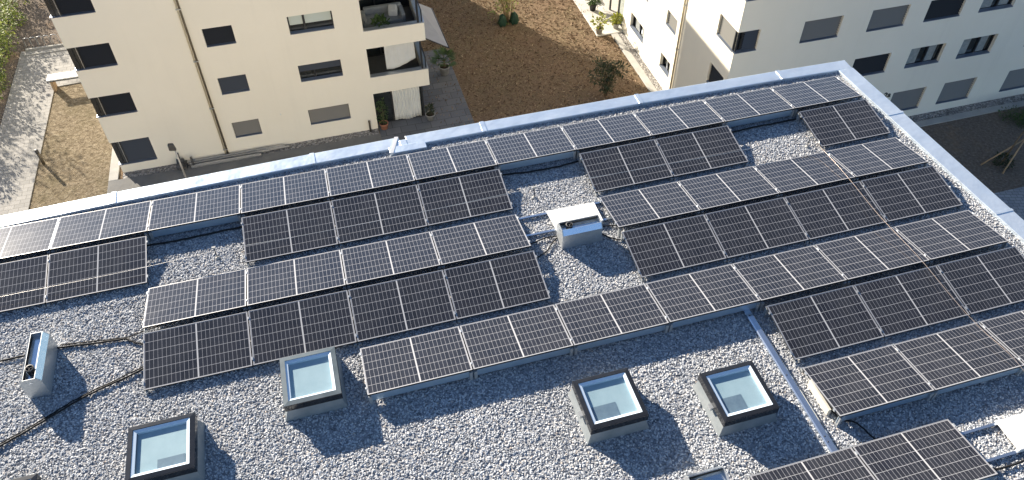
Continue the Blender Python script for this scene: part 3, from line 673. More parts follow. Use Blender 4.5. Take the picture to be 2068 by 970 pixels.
# ------------------------------------------------------------------ facades
def facade(bm, axis, pos, a0, a1, z0, z1, holes, depth, out):
    """Wall sheet on plane axis=pos spanning a0..a1, z0..z1 with rectangular holes (a,z,a,z) and reveals going inwards; out = sign of the outward normal."""
    As = sorted({a0, a1} | {h[0] for h in holes} | {h[2] for h in holes}); Zs = sorted({z0, z1} | {h[1] for h in holes} | {h[3] for h in holes})
    def pt(a, z, d=0): return (a, pos - out * d, z) if axis == 'y' else (pos - out * d, a, z)
    for i in range(len(As) - 1):
        for j in range(len(Zs) - 1):
            ca, cz = (As[i] + As[i + 1]) / 2, (Zs[j] + Zs[j + 1]) / 2
            if any(h[0] < ca < h[2] and h[1] < cz < h[3] for h in holes): continue
            bm.quad(pt(As[i], Zs[j]), pt(As[i + 1], Zs[j]), pt(As[i + 1], Zs[j + 1]), pt(As[i], Zs[j + 1]))
    for h in holes:
        c = [(h[0], h[1]), (h[2], h[1]), (h[2], h[3]), (h[0], h[3])]
        for i in range(4):
            if i == 3 and h[0] - a0 < .01: continue
            p, q = c[i], c[(i + 1) % 4]; bm.quad(pt(*p), pt(*q), pt(*q, depth), pt(*p, depth))
def window(parent, axis, pos, out, h, style, depth=.22, lab=None, blindmat=None, drop=1.0, split=None, seed=0):
    """A window in a hole: frame (+ mullion), pane, sill, and a slatted blind or curtains as sub-parts."""
    a0, z0, a1, z1 = h
    def P(a, z, d): return (a, pos - out * d, z) if axis == 'y' else (pos - out * d, a, z)
    def bx(b, aa, za, ab, zb, d0, d1):
        b.hexa([P(aa, za, d0), P(ab, za, d0), P(ab, za, d1), P(aa, za, d1)], [P(aa, zb, d0), P(ab, zb, d0), P(ab, zb, d1), P(aa, zb, d1)])
    b = MB(); fw_ = .055
    bx(b, a0, z0, a1, z0 + fw_, depth - .05, depth); bx(b, a0, z1 - fw_, a1, z1, depth - .05, depth)
    bx(b, a0, z0 + fw_, a0 + fw_, z1 - fw_, depth - .05, depth); bx(b, a1 - fw_, z0 + fw_, a1, z1 - fw_, depth - .05, depth)
    if split: bx(b, split - .045, z0 + fw_, split + .045, z1 - fw_, depth - .052, depth)
    w_ = sub(b.build('window', M['anthracite'], parent))
    if lab: w_['label'] = lab
    b = MB(); b.quad(P(a0 + .01, z0 + .01, depth + .02), P(a1 - .01, z0 + .01, depth + .02), P(a1 - .01, z1 - .01, depth + .02), P(a0 + .01, z1 - .01, depth + .02)); b.build('pane', M['pane'], w_)
    b = MB(); b.hexa([P(a0 + .004, z0 - .01, -.03), P(a1 - .004, z0 - .01, -.03), P(a1 - .004, z0 + .004, depth - .05), P(a0 + .004, z0 + .004, depth - .05)],
                     [P(a0 + .004, z0 + .012, -.03), P(a1 - .004, z0 + .012, -.03), P(a1 - .004, z0 + .05, depth - .05), P(a0 + .004, z0 + .05, depth - .05)]); b.build('sill', M['sill'], w_)
    if blindmat:
        b = MB(); top = z1 - .02; bot = z1 - (z1 - z0 - .05) * drop; n = max(2, int((top - bot) / .112)); s = (top - bot) / n
        ba = split + .03 if style == 'corner' else a0 + .02
        for i in range(n):
            zt = top - i * s
            b.hexa([P(ba, zt - s, .070), P(a1 - .02, zt - s, .070), P(a1 - .02, zt - s, .076), P(ba, zt - s, .076)],
                   [P(ba, zt - s * .34, .140), P(a1 - .02, zt - s * .34, .140), P(a1 - .02, zt - s * .34, .146), P(ba, zt - s * .34, .146)])
        b.build('blind', M[blindmat], w_)
    if style in ('curtains', 'shade'):
        b = MB(); rnd = random.Random(seed)
        if style == 'shade':
            for sa, sb in ((a0 + .06, split - .05), (split + .05, a1 - .06)): b.quad(P(sa, z1 - .58, depth + .012), P(sb, z1 - .58, depth + .012), P(sb, z1 - .06, depth + .012), P(sa, z1 - .06, depth + .012))
            b.build('shade', M['shade'], w_)
        else:
            for sa, sb in ((a0 + .07, a0 + .07 + (a1 - a0) * rnd.uniform(.28, .4)), (split + .05, split + (a1 - split) * rnd.uniform(.35, .8))):
                n = max(4, int((sb - sa) / .05)); vs = []
                for i in range(n + 1):
                    a = sa + (sb - sa) * i / n; dd = depth + .010 - .006 * (i % 2); vs += [P(a, z0 + .05, dd), P(a, z1 - .05, dd)]
                b.add(vs, [(2 * i, 2 * i + 2, 2 * i + 3, 2 * i + 1) for i in range(n)])
            b.build('curtain', M['net'], w_)
    return w_
def shell(bm, x0, y0, x1, y1, zt, skip=()):
    for nm, q in dict(front=((x0, y0), (x1, y0)), right=((x1, y0), (x1, y1)), back=((x1, y1), (x0, y1)), left=((x0, y1), (x0, y0))).items():
        if nm in skip: continue
        bm.quad((*q[0], G), (*q[1], G), (*q[1], zt), (*q[0], zt))
ROOF = .12; ST = 2.672
# ---- house A (upper left)
AX0, AX1, AY0, AY1 = -10.70, 5.0, 33.22, 52.4
hA = thing('apartment_house', 'cream apartment house with loggias and dark corner windows at upper left', 'house', ((AX0 + AX1) / 2, (AY0 + AY1) / 2, G))
wl = MB(); holesA = []; winA = []
for lv in range(5):
    zt = -13.08 + lv * ST
    cz = (zt - 1.40, zt - 1.11, zt - 1.15, zt - 1.15, zt - 1.15)[lv]
    hL = (AX0 + .0, cz, -8.92, zt); hS = (-5.02, zt - .935, -3.72, zt); hW = (-1.28, zt - .92, .76, zt)
    holesA += [(AX0 + .003, cz, -8.92, zt), hS, hW]; winA.append((lv, hL, hS, hW))
LG = [(2.06, G, AX1, -12.76), (2.06, -11.75, AX1, -10.07), (2.06, -9.08, AX1, -7.40), (2.06, -6.41, AX1, -4.73), (2.06, -3.74, AX1, -2.06)]
facade(wl, 'y', AY0, AX0, 2.06, G, ROOF, holesA, .24, -1)
for z0, z1 in ((-12.76, -11.75), (-10.07, -9.08), (-7.40, -6.41), (-4.73, -3.74), (-2.06, ROOF)):
    wl.box(2.06, AY0, z0, AX1, AY0 + .22, z1); wl.box(AX1 - .22, AY0 + .223, z0, AX1, 36.3, z1)
for q in (((AX1, 36.3), (AX1, AY1)), ((AX1, AY1), (AX0, AY1)), ((AX0, AY1), (AX0, AY0 + 2.0))): wl.quad((*q[0], G), (*q[1], G), (*q[1], ROOF), (*q[0], ROOF))
# left return with the other half of each corner window
facade(wl, 'x', AX0, AY0, AY0 + 2.0, G, ROOF, [(AY0 + .003, h[1][1], AY0 + 1.3, h[1][3]) for h in winA], .24, -1)
wl.quad((2.06, AY0, G), (2.06, 36.3, G), (2.06, 36.3, ROOF), (2.06, AY0, ROOF)); wl.quad((2.06, 36.3, G), (AX1, 36.3, G), (AX1, 36.3, ROOF), (2.06, 36.3, ROOF))
wl.build('wall', M['render'], hA)
b = MB(); b.box(AX0 - .03, AY0 - .03, ROOF, AX1 + .03, AY1 + .03, ROOF + .08); bevel(b.build('roof', M['zinc'], hA), .02)
b = MB()
for z in (-12.76, -10.07, -7.40, -4.73): b.box(2.07, AY0 + .23, z - .0, AX1 - .23, 36.29, z + .22)
b.build('loggia_floor', M['footway'], hA)
for z in (-11.75, -9.08, -6.41, -3.74):
    b = MB(); b.box(2.06, AY0 - .02, z, AX1 + .02, AY0 + .26, z + .025); b.box(AX1 - .26, AY0 + .263, z, AX1 + .02, 36.3, z + .025); b.build('parapet_cap', M['galv'], hA)
blA = {0: 'blind_navy', 1: 'blind_dark', 2: 'blind_dark', 3: 'blind_dark', 4: 'blind_dark'}
for lv, hL, hS, hW in winA:
    window(hA, 'y', AY0, -1, hL, 'corner', blindmat=blA[lv], split=-10.31, lab=('corner window with blue grey blind lowered' if lv == 0 else None))
    b = MB(); z0, z1 = hL[1], hL[3]; b.box(AX0 + .10, AY0 + .10, z0, AX0 + .16, AY0 + .16, z1); b.build('corner_post', M['anthracite'], hA)
    window(hA, 'x', AX0, -1, (AY0 + .02, z0, AY0 + 1.3, z1), 'plain', split=AY0 + .6)
    b = MB(); b.box(AX0 + .05, AY0 + .05, z0 + .02, -10.262, AY0 + .066, z1 - .005); b.box(AX0 + .05, AY0 + .07, z0 + .02, AX0 + .07, AY0 + .62, z1 - .005); b.build('corner_pane', M['pane'], hA)
    b = MB(); b.box(-10.325, AY0 + .02, z0 + .03, -10.30, AY0 + .048, z1 - .01); b.build('blind_guide', M['chrome_pipe'], hA)
    window(hA, 'y', AY0, -1, hS, 'blind', blindmat={0: 'blind_grey', 1: 'blind_navy', 2: 'blind_dark'}.get(lv, 'blind_dark'), lab={0: 'small window behind a grey blind', 1: 'small window behind a blue grey blind', 2: 'small window behind a black open blind'}.get(lv))
    if lv == 0: window(hA, 'y', AY0, -1, hW, 'blind', blindmat='blind_grey', lab='wide window behind a grey blind')
    elif lv == 1: window(hA, 'y', AY0, -1, hW, 'blind', blindmat='blind_navy', drop=.45, split=-.55, lab='wide window with its dark blind half lowered')
    else: window(hA, 'y', AY0, -1, hW, 'shade', split=-.56, lab='wide two pane window with pale inner shades half down')
def pipe(parent, pts, r, m, name='downpipe'):
    b = MB(); b.tube(pts, r, 10); return b.build(name, M[m], parent)
pipe(hA, [(-5.62, AY0 - .06, -14.86), (-5.62, AY0 - .06, ROOF)], .045, 'bronze'); pipe(hA, [(-5.73, AY0 - .05, -14.9), (-5.73, AY0 - .05, ROOF)], .03, 'pipe_cream')
b = MB()
for z in (-14.6, -12, -9.3, -6.6, -3.9): b.box(-5.78, AY0 - .12, z, -5.56, AY0 - .0, z + .04)
b.build('pipe_bracket', M['galv'], hA)
pipe(hA, [(-5.62, AY0 - .06, -15.0), (-5.62, AY0 - .06, -14.85)], .07, 'black_gap', 'pipe_boot')
# loggia glazing: dark doors behind, frame at the ground floor corner, glass corner balustrades above
for i, (xa, z0, xb, z1) in enumerate(LG[:4]):
    yb = 36.27 if i else AY0 + .42
    zf = z0 if i == 0 else z0 - .77
    b = MB(); b.quad((2.08, yb, zf), (4.6 if i == 0 else 4.75, yb, zf), (4.6 if i == 0 else 4.75, yb, z1), (2.08, yb, z1)); dr = sub(b.build('loggia_door', M['pane'], hA))
    if i == 0:
        b.__init__(); b.quad((4.6, yb, zf), (4.6, 36.28, zf), (4.6, 36.28, z1), (4.6, yb, z1)); b.build('side_door', M['pane'], hA)
    b = MB()
    xe = 4.62 if i == 0 else 4.75
    for x in (2.10, 3.02, xe): b.box(x - .035, yb - .06, zf, x + .035, yb - .004, z1)
    b.box(2.08, yb - .055, zf, xe, yb - .006, zf + .07); b.box(2.08, yb - .055, z1 - .07, xe, yb - .006, z1)
    b.build('door_frame', M['anthracite'], dr)
    if i: 
        b = MB(); b.box(AX1 - .33, AY0 + .03, z0 + .025, AX1 - .24, AY0 + .12, z1); b.build('corner_post', M['anthracite'], hA)
        b = MB(); b.quad((AX1 - .1, AY0 + .12, z0 + .03), (AX1 - .1, 36.2, z0 + .03), (AX1 - .1, 36.2, z0 + .62), (AX1 - .1, AY0 + .12, z0 + .62))
        b.build('glass_screen', M['glass'], hA)
        b = MB(); b.box(AX1 - .125, AY0 + .1, z0 + .62, AX1 - .075, 36.25, z0 + .66); b.box(AX1 - .13, AY0 + .08, z0 + .02, AX1 - .07, AY0 + .12, z0 + .66); b.build('screen_rail', M['anthracite'], hA)
b = MB(); Q = [(5.0, 36.1, -9.55), (5.0, 33.4, -10.02), (6.12, 33.3, -10.72), (6.02, 37.0, -10.62)]
Q = [Vector(q) for q in Q]; b.hexa([q - Vector((0, 0, .025)) for q in Q], Q); aw = sub(b.build('awning', M['awning'], hA))
b = MB(); b.tube([(6.13, 33.28, -10.75), (6.04, 37.0, -10.65)], .045, 8); b.build('front_bar', M['anthracite'], aw)
b = MB(); b.tube([(5.0, 33.4, -10.08), (6.12, 33.3, -10.77)], .025, 6); b.tube([(5.0, 36.1, -9.62), (6.02, 37.0, -10.68)], .025, 6); b.build('folding_arm', M['anthracite'], aw)
b = MB(); b.lathe((0, 0, 0), [(.04, 0), (.035, .03), (0, .035)], 10); o = b.build('wall_sensor', M['white']); o.parent = hA
o.rotation_euler = (pi / 2, 0, 0); o.location = Vector((-2.62, AY0, -13.05)) - Vector(hA['org'])
b = MB(); b.lathe((1.64, 33.08, G), [(.05, 0), (.05, .62), (.06, .64), (.06, .7), (.03, .73), (0, .73)], 12); b.build('fill_pipe', M['bronze'], hA)

# ---- house B (upper right)
BX0, BX1, BY0, BY1 = 17.95, 46.0, 26.41, 47.0
hB = thing('apartment_house', 'cream apartment house with grey blinds and a sunlit side wall at upper right', 'house', ((BX0 + BX1) / 2, (BY0 + BY1) / 2, G))
wl = MB(); front = []; side = []
def rows(lv): return -13.10 + lv * ST
fr_spec = []
for lv in range(5):
    zt = rows(lv)
    cols = {0: [(24.8, 26.85), (28.0, 30.0), (31.1, 33.12), (35.14, 37.2), (38.3, 40.3), (41.4, 43.4)], 1: [(21.3, 23.3), (24.8, 26.85), (27.98, 30.0), (31.02, 33.08), (35.17, 37.2), (38.3, 40.3), (41.4, 43.4)]}.get(min(lv, 1) if lv < 2 else lv % 2, None)
    if lv >= 2: cols = [(21.30, 23.30), (24.83, 26.86), (27.96, 30.01), (31.07, 33.1), (35.17, 37.2), (38.3, 40.3), (41.4, 43.4)]
    hgt = 1.36 if lv == 0 else 1.13
    for c in cols: front.append((c[0], zt - hgt, c[1], zt)); fr_spec.append((lv, front[-1]))
    if lv >= 2:
        front.append((BX0 + .003, zt - 1.1, 19.08, zt)); side.append((BY0 + .003, zt - 1.1, 28.14, zt))
    else: side.append((26.75, zt - 1.12, 28.14, zt))
    side.append((31.93, zt - .85, 33.17, zt)); 
    if lv < 4: side.append((35.53, zt - .92, 37.52, zt))
facade(wl, 'y', BY0, BX0, BX1, G, ROOF, front, .24, -1)
facade(wl, 'x', BX0, BY0, 38.6, G, ROOF, side, .24, -1)
wl.quad((BX0, 38.6, -12.6), (BX0, BY1, -12.6), (BX0, BY1, ROOF), (BX0, 38.6, ROOF)); wl.quad((BX0, 38.6, G), (20.0, 38.6, G), (20.0, 38.6, -12.6), (BX0, 38.6, -12.6)); wl.quad((20, 38.6, G), (20, BY1, G), (20, BY1, -12.6), (20, 38.6, -12.6)); wl.quad((BX0, 38.6, -12.6), (20, 38.6, -12.6), (20, BY1, -12.6), (BX0, BY1, -12.6))
for q in (((BX1, BY0), (BX1, BY1)), ((BX1, BY1), (BX0, BY1))): wl.quad((*q[0], G), (*q[1], G), (*q[1], ROOF), (*q[0], ROOF))
wl.build('wall', M['render'], hB)
b = MB(); b.box(BX0 - .03, BY0 - .03, ROOF, BX1 + .03, BY1 + .03, ROOF + .08); bevel(b.build('roof', M['zinc'], hB), .02)
BL = {(0, 0): 'blind_grey', (0, 1): 'blind_grey', (0, 2): 'blind_grey', (1, 1): 'blind_dark', (2, 0): 'blind_grey', (2, 1): 'blind_grey', (2, 2): 'blind_dark'}
cnt = {}
for lv, h in fr_spec:
    c = cnt.get(lv, 0); cnt[lv] = c + 1
    cur = (lv == 1 and c in (2, 3)) or (lv == 2 and c == 3) or (lv > 2 and c % 3 == 1)
    mid = h[0] + (h[2] - h[0]) * .58
    if cur: window(hB, 'y', BY0, -1, h, 'curtains', split=mid, seed=lv * 10 + c, lab='two pane window with pale curtains inside')
    elif lv == 0 and c == 3: window(hB, 'y', BY0, -1, h, 'blind', blindmat='blind_grey', split=mid)
    else: window(hB, 'y', BY0, -1, h, 'blind', blindmat=BL.get((lv, c), 'blind_grey' if (lv + c) % 2 else 'blind_dark'))
for h in front:
    if h[0] < 19: window(hB, 'y', BY0, -1, h, 'corner', blindmat='blind_navy', split=h[0] + .38, lab='corner window half with blue grey blind'); b = MB(); b.box(BX0 + .10, BY0 + .10, h[1], BX0 + .16, BY0 + .16, h[3]); b.build('corner_post', M['anthracite'], hB)
for h in side:
    if h[0] < BY0 + .1: window(hB, 'x', BX0, -1, (BY0 + .17, h[1], h[2], h[3]), 'blind', blindmat='blind_sun', lab='sunlit corner window half behind a slatted blind')
    elif h[0] < 30: window(hB, 'x', BX0, -1, h, 'blind', blindmat='blind_dark')
    elif 31 < h[0] < 33 and h[3] > -11 : window(hB, 'x', BX0, -1, h, 'blind', blindmat='blind_sun')
    else: window(hB, 'x', BX0, -1, h, 'curtains', split=(h[0] + h[2]) / 2, seed=int(h[0] * 7 + h[1]))
pipe(hB, [(BX0 - .07, 31.4, -14.9), (BX0 - .07, 31.4, ROOF)], .055, 'pipe_cream')
b = MB()
for z in (-14.4, -11.8, -9.2, -6.5, -3.8): b.box(BX0 - .14, 31.32, z, BX0, 31.48, z + .04)
b.build('pipe_bracket', M['galv'], hB)
for (y0, y1) in ((38.62, 39.7), (39.72, 40.8), (40.82, 42.4)):
    pass
b = MB(); b.box(19.9, 38.62, G + .08, 19.98, 46, -12.62); gd = sub(b.build('terrace_glazing', M['pane'], hB))
# recessed corner glazing of the terrace: frame posts on the wall plane
b = MB(); b.box(18.02, 39.55, G + .06, 18.12, 39.65, -12.6); b.box(18.02, 38.66, G + .06, 18.12, 39.55, G + .16); b.box(18.02, 40.9, G + .06, 18.12, 41.0, -12.6); b.box(18.02, 38.66, -12.7, 18.12, 41.0, -12.6); dr = sub(b.build('terrace_door', M['anthracite'], hB))
b = MB(); b.quad((18.07, 38.66, G + .15), (18.07, 39.56, G + .15), (18.07, 39.56, -12.7), (18.07, 38.66, -12.7)); b.build('door_pane', M['glass'], dr)
# house number, hidden in part behind our parapet
cu = bpy.data.curves.new('house_number', 'FONT'); cu.body = '2a'; cu.size = .46; cu.extrude = .012; cu.space_character = 1.05; cu.offset = .006
to = bpy.data.objects.new('tmp_text', cu); COL.objects.link(to); bpy.context.view_layer.update()
me = bpy.data.meshes.new_from_object(to); bpy.data.objects.remove(to)
me.materials.clear(); me.materials.append(M['number']); no = bpy.data.objects.new('house_number', me); COL.objects.link(no); no.parent = hB
no.rotation_euler = (pi / 2, 0, 0); no.location = Vector((27.41, BY0 - .015, -13.29)) - Vector(hB['org'])
no['label'] = 'black house number 2a on the cream wall'

# ------------------------------------------------------------------ things in and around house A
def cloth(name, label, pts_fn, nu, nv, cat, group=None, amp=.03, folds=9):
    b = MB(); vs = []
    for i in range(nu + 1):
        for j in range(nv + 1):
            u, v = i / nu, j / nv; p = Vector(pts_fn(u, v)); p.y += amp * sin(u * folds * 2 * pi + .7 * sin(v * 3)) * (1 - .4 * v); vs.append(p)
    b.add(vs, [(i * (nv + 1) + j, (i + 1) * (nv + 1) + j, (i + 1) * (nv + 1) + j + 1, i * (nv + 1) + j + 1) for i in range(nu) for j in range(nv)], True)
    o = b.build(name, M['curtain']); md = o.modifiers.new('thick', 'SOLIDIFY'); md.thickness = .006; return tag(o, label, cat, group)
cloth('curtain', 'long white curtain drawn across the ground floor loggia door', lambda u, v: (3.05 + 1.42 * u, 33.52, -12.92 - v * (1.98 - .05 * sin(u * 9))), 60, 6, 'curtain', 'white curtains in the loggias', .035, 9)
cloth('curtain', 'white curtain tied up in a slanting hem over the first floor loggia', lambda u, v: (2.95 + 1.50 * u, 33.56 - .1 * v * u, -10.22 - v * (1.42 - .55 * max(0, u - .25) ** 1.3 * 1.3)), 50, 8, 'curtain', 'white curtains in the loggias', .02, 4)
def foliage(b, c, rad, n, l, w_, rnd, core=.35):
    for _ in range(n):
        while True:
            d = Vector((rnd.uniform(-1, 1), rnd.uniform(-1, 1), rnd.uniform(-1, 1)))
            if core < d.length < 1: break
        p = Vector(c) + Vector((d.x * rad[0], d.y * rad[1], d.z * rad[2]))
        dr = (d + Vector((rnd.uniform(-.8, .8), rnd.uniform(-.8, .8), rnd.uniform(-.5, .8)))); s = rnd.uniform(.6, 1.3)
        b.leaf(p, dr, Vector((rnd.uniform(-.4, .4), rnd.uniform(-.4, .4), 1)), l * s, w_ * s)
def pot(t, x, y, z, r, h, m):
    b = MB(); b.lathe((x, y, z), [(r * .72, 0), (r, h), (r * 1.06, h), (r * 1.06, h - .03), (r * .9, h - .03)] if False else [(r * .72, 0), (r * .98, h * .9), (r * 1.06, h * .9), (r * 1.06, h), (r * .92, h), (r * .88, h * .86)], 20)
    p = sub(b.build('pot', M[m], t)); b = MB(); b.lathe((x, y, z), [(r * .88, h * .88), (0, h * .9)], 16); b.build('soil', M['soil'], p)
def branches(b, x, y, z, n, h, spread, r, rnd):
    tips = []
    for k in range(n):
        a = rnd.uniform(0, 2 * pi); s = rnd.uniform(.3, 1) * spread; hh = h * rnd.uniform(.75, 1.1)
        p = [(x, y, z), (x + s * .35 * cos(a), y + s * .35 * sin(a), z + hh * .5), (x + s * cos(a), y + s * sin(a), z + hh)]; b.tube(p, [r, r * .7, r * .3], 5); tips.append(p)
    return tips
def potted(name, label, x, y, z, r, h, m, leaf, fol, cat='potted plant', group=None, stems=5, stemh=.5, l=.14, w_=.06, n=120, seed=1):
    rnd = random.Random(seed); t = thing(name, label, cat, (x, y, z), group); pot(t, x, y, z, r, h, m)
    b = MB(); tips = branches(b, x, y, z + h * .8, stems, stemh, fol[0] * .8, .012, rnd); b.build('stem', M['bark'], t)
    b = MB(); foliage(b, (x, y, z + h + fol[2] * .9), fol, n, l, w_, rnd, .15)
    for p in tips: foliage(b, p[2], (.12, .12, .12), 6, l, w_, rnd, 0)
    b.build('leaves', M[leaf], t); return t
# palm on the patio
def palm(x, y, label):
    rnd = random.Random(5); t = thing('potted_palm', label, 'potted plant', (x, y, G), 'potted plants by the houses'); pot(t, x, y, G + .04, .30, .52, 'pot_stone')
    b = MB(); b.tube([(x, y, G + .5), (x + .02, y, G + .95)], [.07, .05], 8); st = b.build('trunk', M['bark'], t)
    b = MB()
    for k in range(26):
        a = k * 2.4 + rnd.uniform(-.3, .3); el = rnd.uniform(.1, 1.2); ln = rnd.uniform(.55, .85); d = Vector((cos(a) * cos(el), sin(a) * cos(el), sin(el)))
        base = Vector((x, y, G + .9)); hub = base + d * ln * .75 - Vector((0, 0, .08))
        b.tube([base, base + d * ln * .4, hub], .008, 4)
        side_ = d.cross(Vector((0, 0, 1))).normalized()
        for j in range(11):
            an = (j - 5) * .27; dd = (d * cos(an) + side_ * sin(an) - Vector((0, 0, .25))).normalized(); b.leaf(hub, dd, Vector((0, 0, 1)), .42 * (1 - .04 * abs(j - 5)), .05)
    b.build('fronds', M['leaf_mid'], t)
palm(6.5, 37.06, 'fan palm in a stone pot at the far end of the grey patio')
potted('potted_shrub', 'small dark shrub in a grey pot beside the ground floor loggia corner', 4.88, 33.2, G + .04, .26, .36, 'pot_stone', 'leaf_dark', (.2, .2, .3), group='potted plants by the houses', n=150, seed=2, l=.16, w_=.05)
potted('climbing_plant', 'tall leafy plant in a terracotta pot at the left of the ground floor loggia', 2.38, 33.1, G + .04, .23, .36, 'terracotta', 'leaf_mid', (.26, .2, .75), group='potted plants by the houses', n=170, seed=3, stems=7, stemh=1.3)
potted('potted_plant', 'white flowered leafy plant standing on the top loggia', 2.95, 33.75, -9.9, .2, .55, 'white', 'leaf_mid', (.36, .3, .3), group='potted plants by the houses', n=190, seed=4, l=.2, w_=.11)
so_ = thing('sofa', 'light grey lounge sofa on the top loggia behind the dark glass', 'sofa', (3.2, 35.2, -9.85))
b = MB(); b.box(2.35, 34.55, -9.85, 4.25, 35.4, -9.5); bevel(b.build('seat', M['sofa'], so_), .05, 3)
b = MB(); b.box(2.35, 35.4, -9.85, 4.25, 35.62, -9.15); bevel(b.build('backrest', M['sofa'], so_), .05, 3)
for xx in (2.2, 4.1): b = MB(); b.box(xx, 34.55, -9.85, xx + .2, 35.5, -9.25); bevel(b.build('armrest', M['sofa'], so_), .05, 3)
b = MB(); b.hexa([(3.5, 34.9, -9.49), (3.95, 34.8, -9.49), (4.05, 35.25, -9.4), (3.6, 35.35, -9.4)], [(3.5, 35.0, -9.2), (3.95, 34.9, -9.2), (4.0, 35.3, -9.05), (3.6, 35.37, -9.05)]); bevel(b.build('cushion', M['curtain'], so_), .06, 3)
# lamp post between the houses
lp = thing('street_lamp', 'slim street lamp with a dark flat head in front of the cream house', 'street lamp', (-7.46, 31.0, G))
b = MB(); b.tube([(-7.46, 31.0, G), (-7.46, 31.0, -12.42)], [.05, .035], 10); b.build('pole', M['pole'], lp)
b = MB(); b.hexa([(-7.70, 30.9, -12.38), (-7.38, 30.9, -12.44), (-7.38, 31.12, -12.44), (-7.70, 31.12, -12.38)], [(-7.68, 30.92, -12.02), (-7.44, 30.92, -12.06), (-7.44, 31.1, -12.06), (-7.68, 31.1, -12.02)]); bevel(b.build('lamp_head', M['lamp_head'], lp), .05, 3)
# bars and clamp lying along the wall foot
for i, (xa, xb, yy, r, lab) in enumerate([(-7.6, -2.8, 33.02, .05, 'long metal bar on the gravel strip closest to the cream wall'), (-7.5, -3.6, 32.86, .045, 'long metal bar in the middle of those by the wall'), (-7.4, -4.0, 32.62, .06, 'thick metal bar lying on the concrete kerb'), (-4.5, -2.6, 32.92, .035, 'short metal bar at the right end of the stacked bars')]):
    b = MB(); b.box(xa, yy - r, G + .06, xb, yy + r, G + .06 + 2 * r); b.box(xa + .2, yy - r * .5, G + .06 + 2 * r, xb - .1, yy + r * .5, G + .065 + 2.6 * r); tag(recentre(bevel(b.build('metal_bar', M['chrome_pipe']), .01)), lab, 'metal bar', 'metal bars along the wall foot')
t = thing('bar_stand', 'dark bracket with round ends holding the metal bars by the wall', 'stand', (-7.75, 32.8, G))
b = MB(); b.box(-7.95, 32.55, G + .05, -7.6, 33.1, G + .2); b.box(-7.35, 32.7, G + .05, -7.25, 32.8, G + .62); b.build('base', M['lamp_head'], t)
for yy in (32.55, 32.95): b = MB(); b.tube([(-8.05, yy, G + .32), (-7.72, yy, G + .3)], [.15, .15], 12); b.build('roller', M['lamp_head'], t)
b = MB(); b.tube([(-7.9, 33.1, G + .2), (-7.9, 33.1, G + .75)], .03, 8); b.build('handle', M['lamp_head'], t)

# left garden: bollard, bench-like canopy, bike stands, hedge, off-frame tree that dapples the path
bo = thing('bollard_light', 'leaning brown bollard light in the straw lawn', 'bollard', (-13.35, 33.7, G))
b = MB(); b.tube([(-14.58, 35.0, G + .02), (-14.6, 35.02, G + .75)], .075, 10); b.build('post', M['bronze'], bo)
b = MB(); b.lathe((-14.6, 35.02, G + .75), [(.085, 0), (.085, .18), (.07, .2), (0, .2)], 14); b.build('cap', M['lamp_head'], bo)
bn = thing('shelter', 'low white topped shelter with one wooden leg at the edge of the path', 'shelter', (-13.6, 41.6, G))
b = MB(); b.box(-14.95, 41.35, G + .72, -11.2, 41.95, G + .80); bevel(b.build('top', M['white'], bn), .01); b = MB(); b.box(-14.95, 41.33, G + .67, -11.2, 41.37, G + .72); b.build('edge_trim', M['anthracite'], bn)
b = MB(); b.box(-14.85, 41.4, G, -14.72, 41.9, G + .72); b.build('leg', M['wood'], bn); b = MB(); b.box(-11.6, 41.4, G, -11.45, 41.9, G + .72); b.build('leg', M['wood'], bn)
for i, x in enumerate((-16.75, -16.4, -16.02, -15.68, -15.25)):
    b = MB(); pts = [(x, 46.4, G)] + [(x - .16 * cos(a), 46.4, G + .45 + .16 * sin(a)) for a in [pi * k / 6 - 0 for k in range(6, -1, -1)]][::-1] + [(x + .16, 46.4, G)]
    pts = [(x - .16, 46.4, G), (x - .16, 46.4, G + .6), (x - .08, 46.4, G + .7), (x + .08, 46.4, G + .7), (x + .16, 46.4, G + .6), (x + .16, 46.4, G)]
    b.tube(smooth_path(pts, 3), .022, 6); tag(recentre(b.build('bike_stand', M['chrome_pipe'])), ('leftmost', 'second', 'third', 'fourth', 'rightmost')[i] + ' metal hoop in the row of bike stands behind the path', 'bike stand', 'bike stands at the end of the path')
b = MB(); b.box(-16.95, 46.1, G, -11.2, 46.22, G + .14); b.box(-16.95, 45.55, G + .05, -11.2, 45.62, G + .1); tag(recentre(b.build('edging_rail', M['concrete'])), 'pale concrete edging rail closing the end of the path', 'edging')
rnd = random.Random(11)
he = thing('hedge', 'sunlit yellow green hedge along the left edge of the path', 'hedge', (-18.6, 46, G))
b = MB()
for k in range(150):
    y = rnd.uniform(36, 60); x = -18.55 + rnd.uniform(-.9, .9); z = G + rnd.uniform(.2, 1.75); foliage(b, (x, y, z), (.5, .5, .4), 70, .17, .09, rnd, .1)
b.build('foliage', M['leaf_hedge'], he)
b = MB()
for k in range(26): branches(b, -18.6 + rnd.uniform(-.3, .3), 36.5 + k * .92, G, 4, 1.5, .6, .025, rnd)
b.build('stems', M['bark'], he)
sheet('hedge_bed', -22.5, 16, -17.2, 70, G + .004, M['bed'])
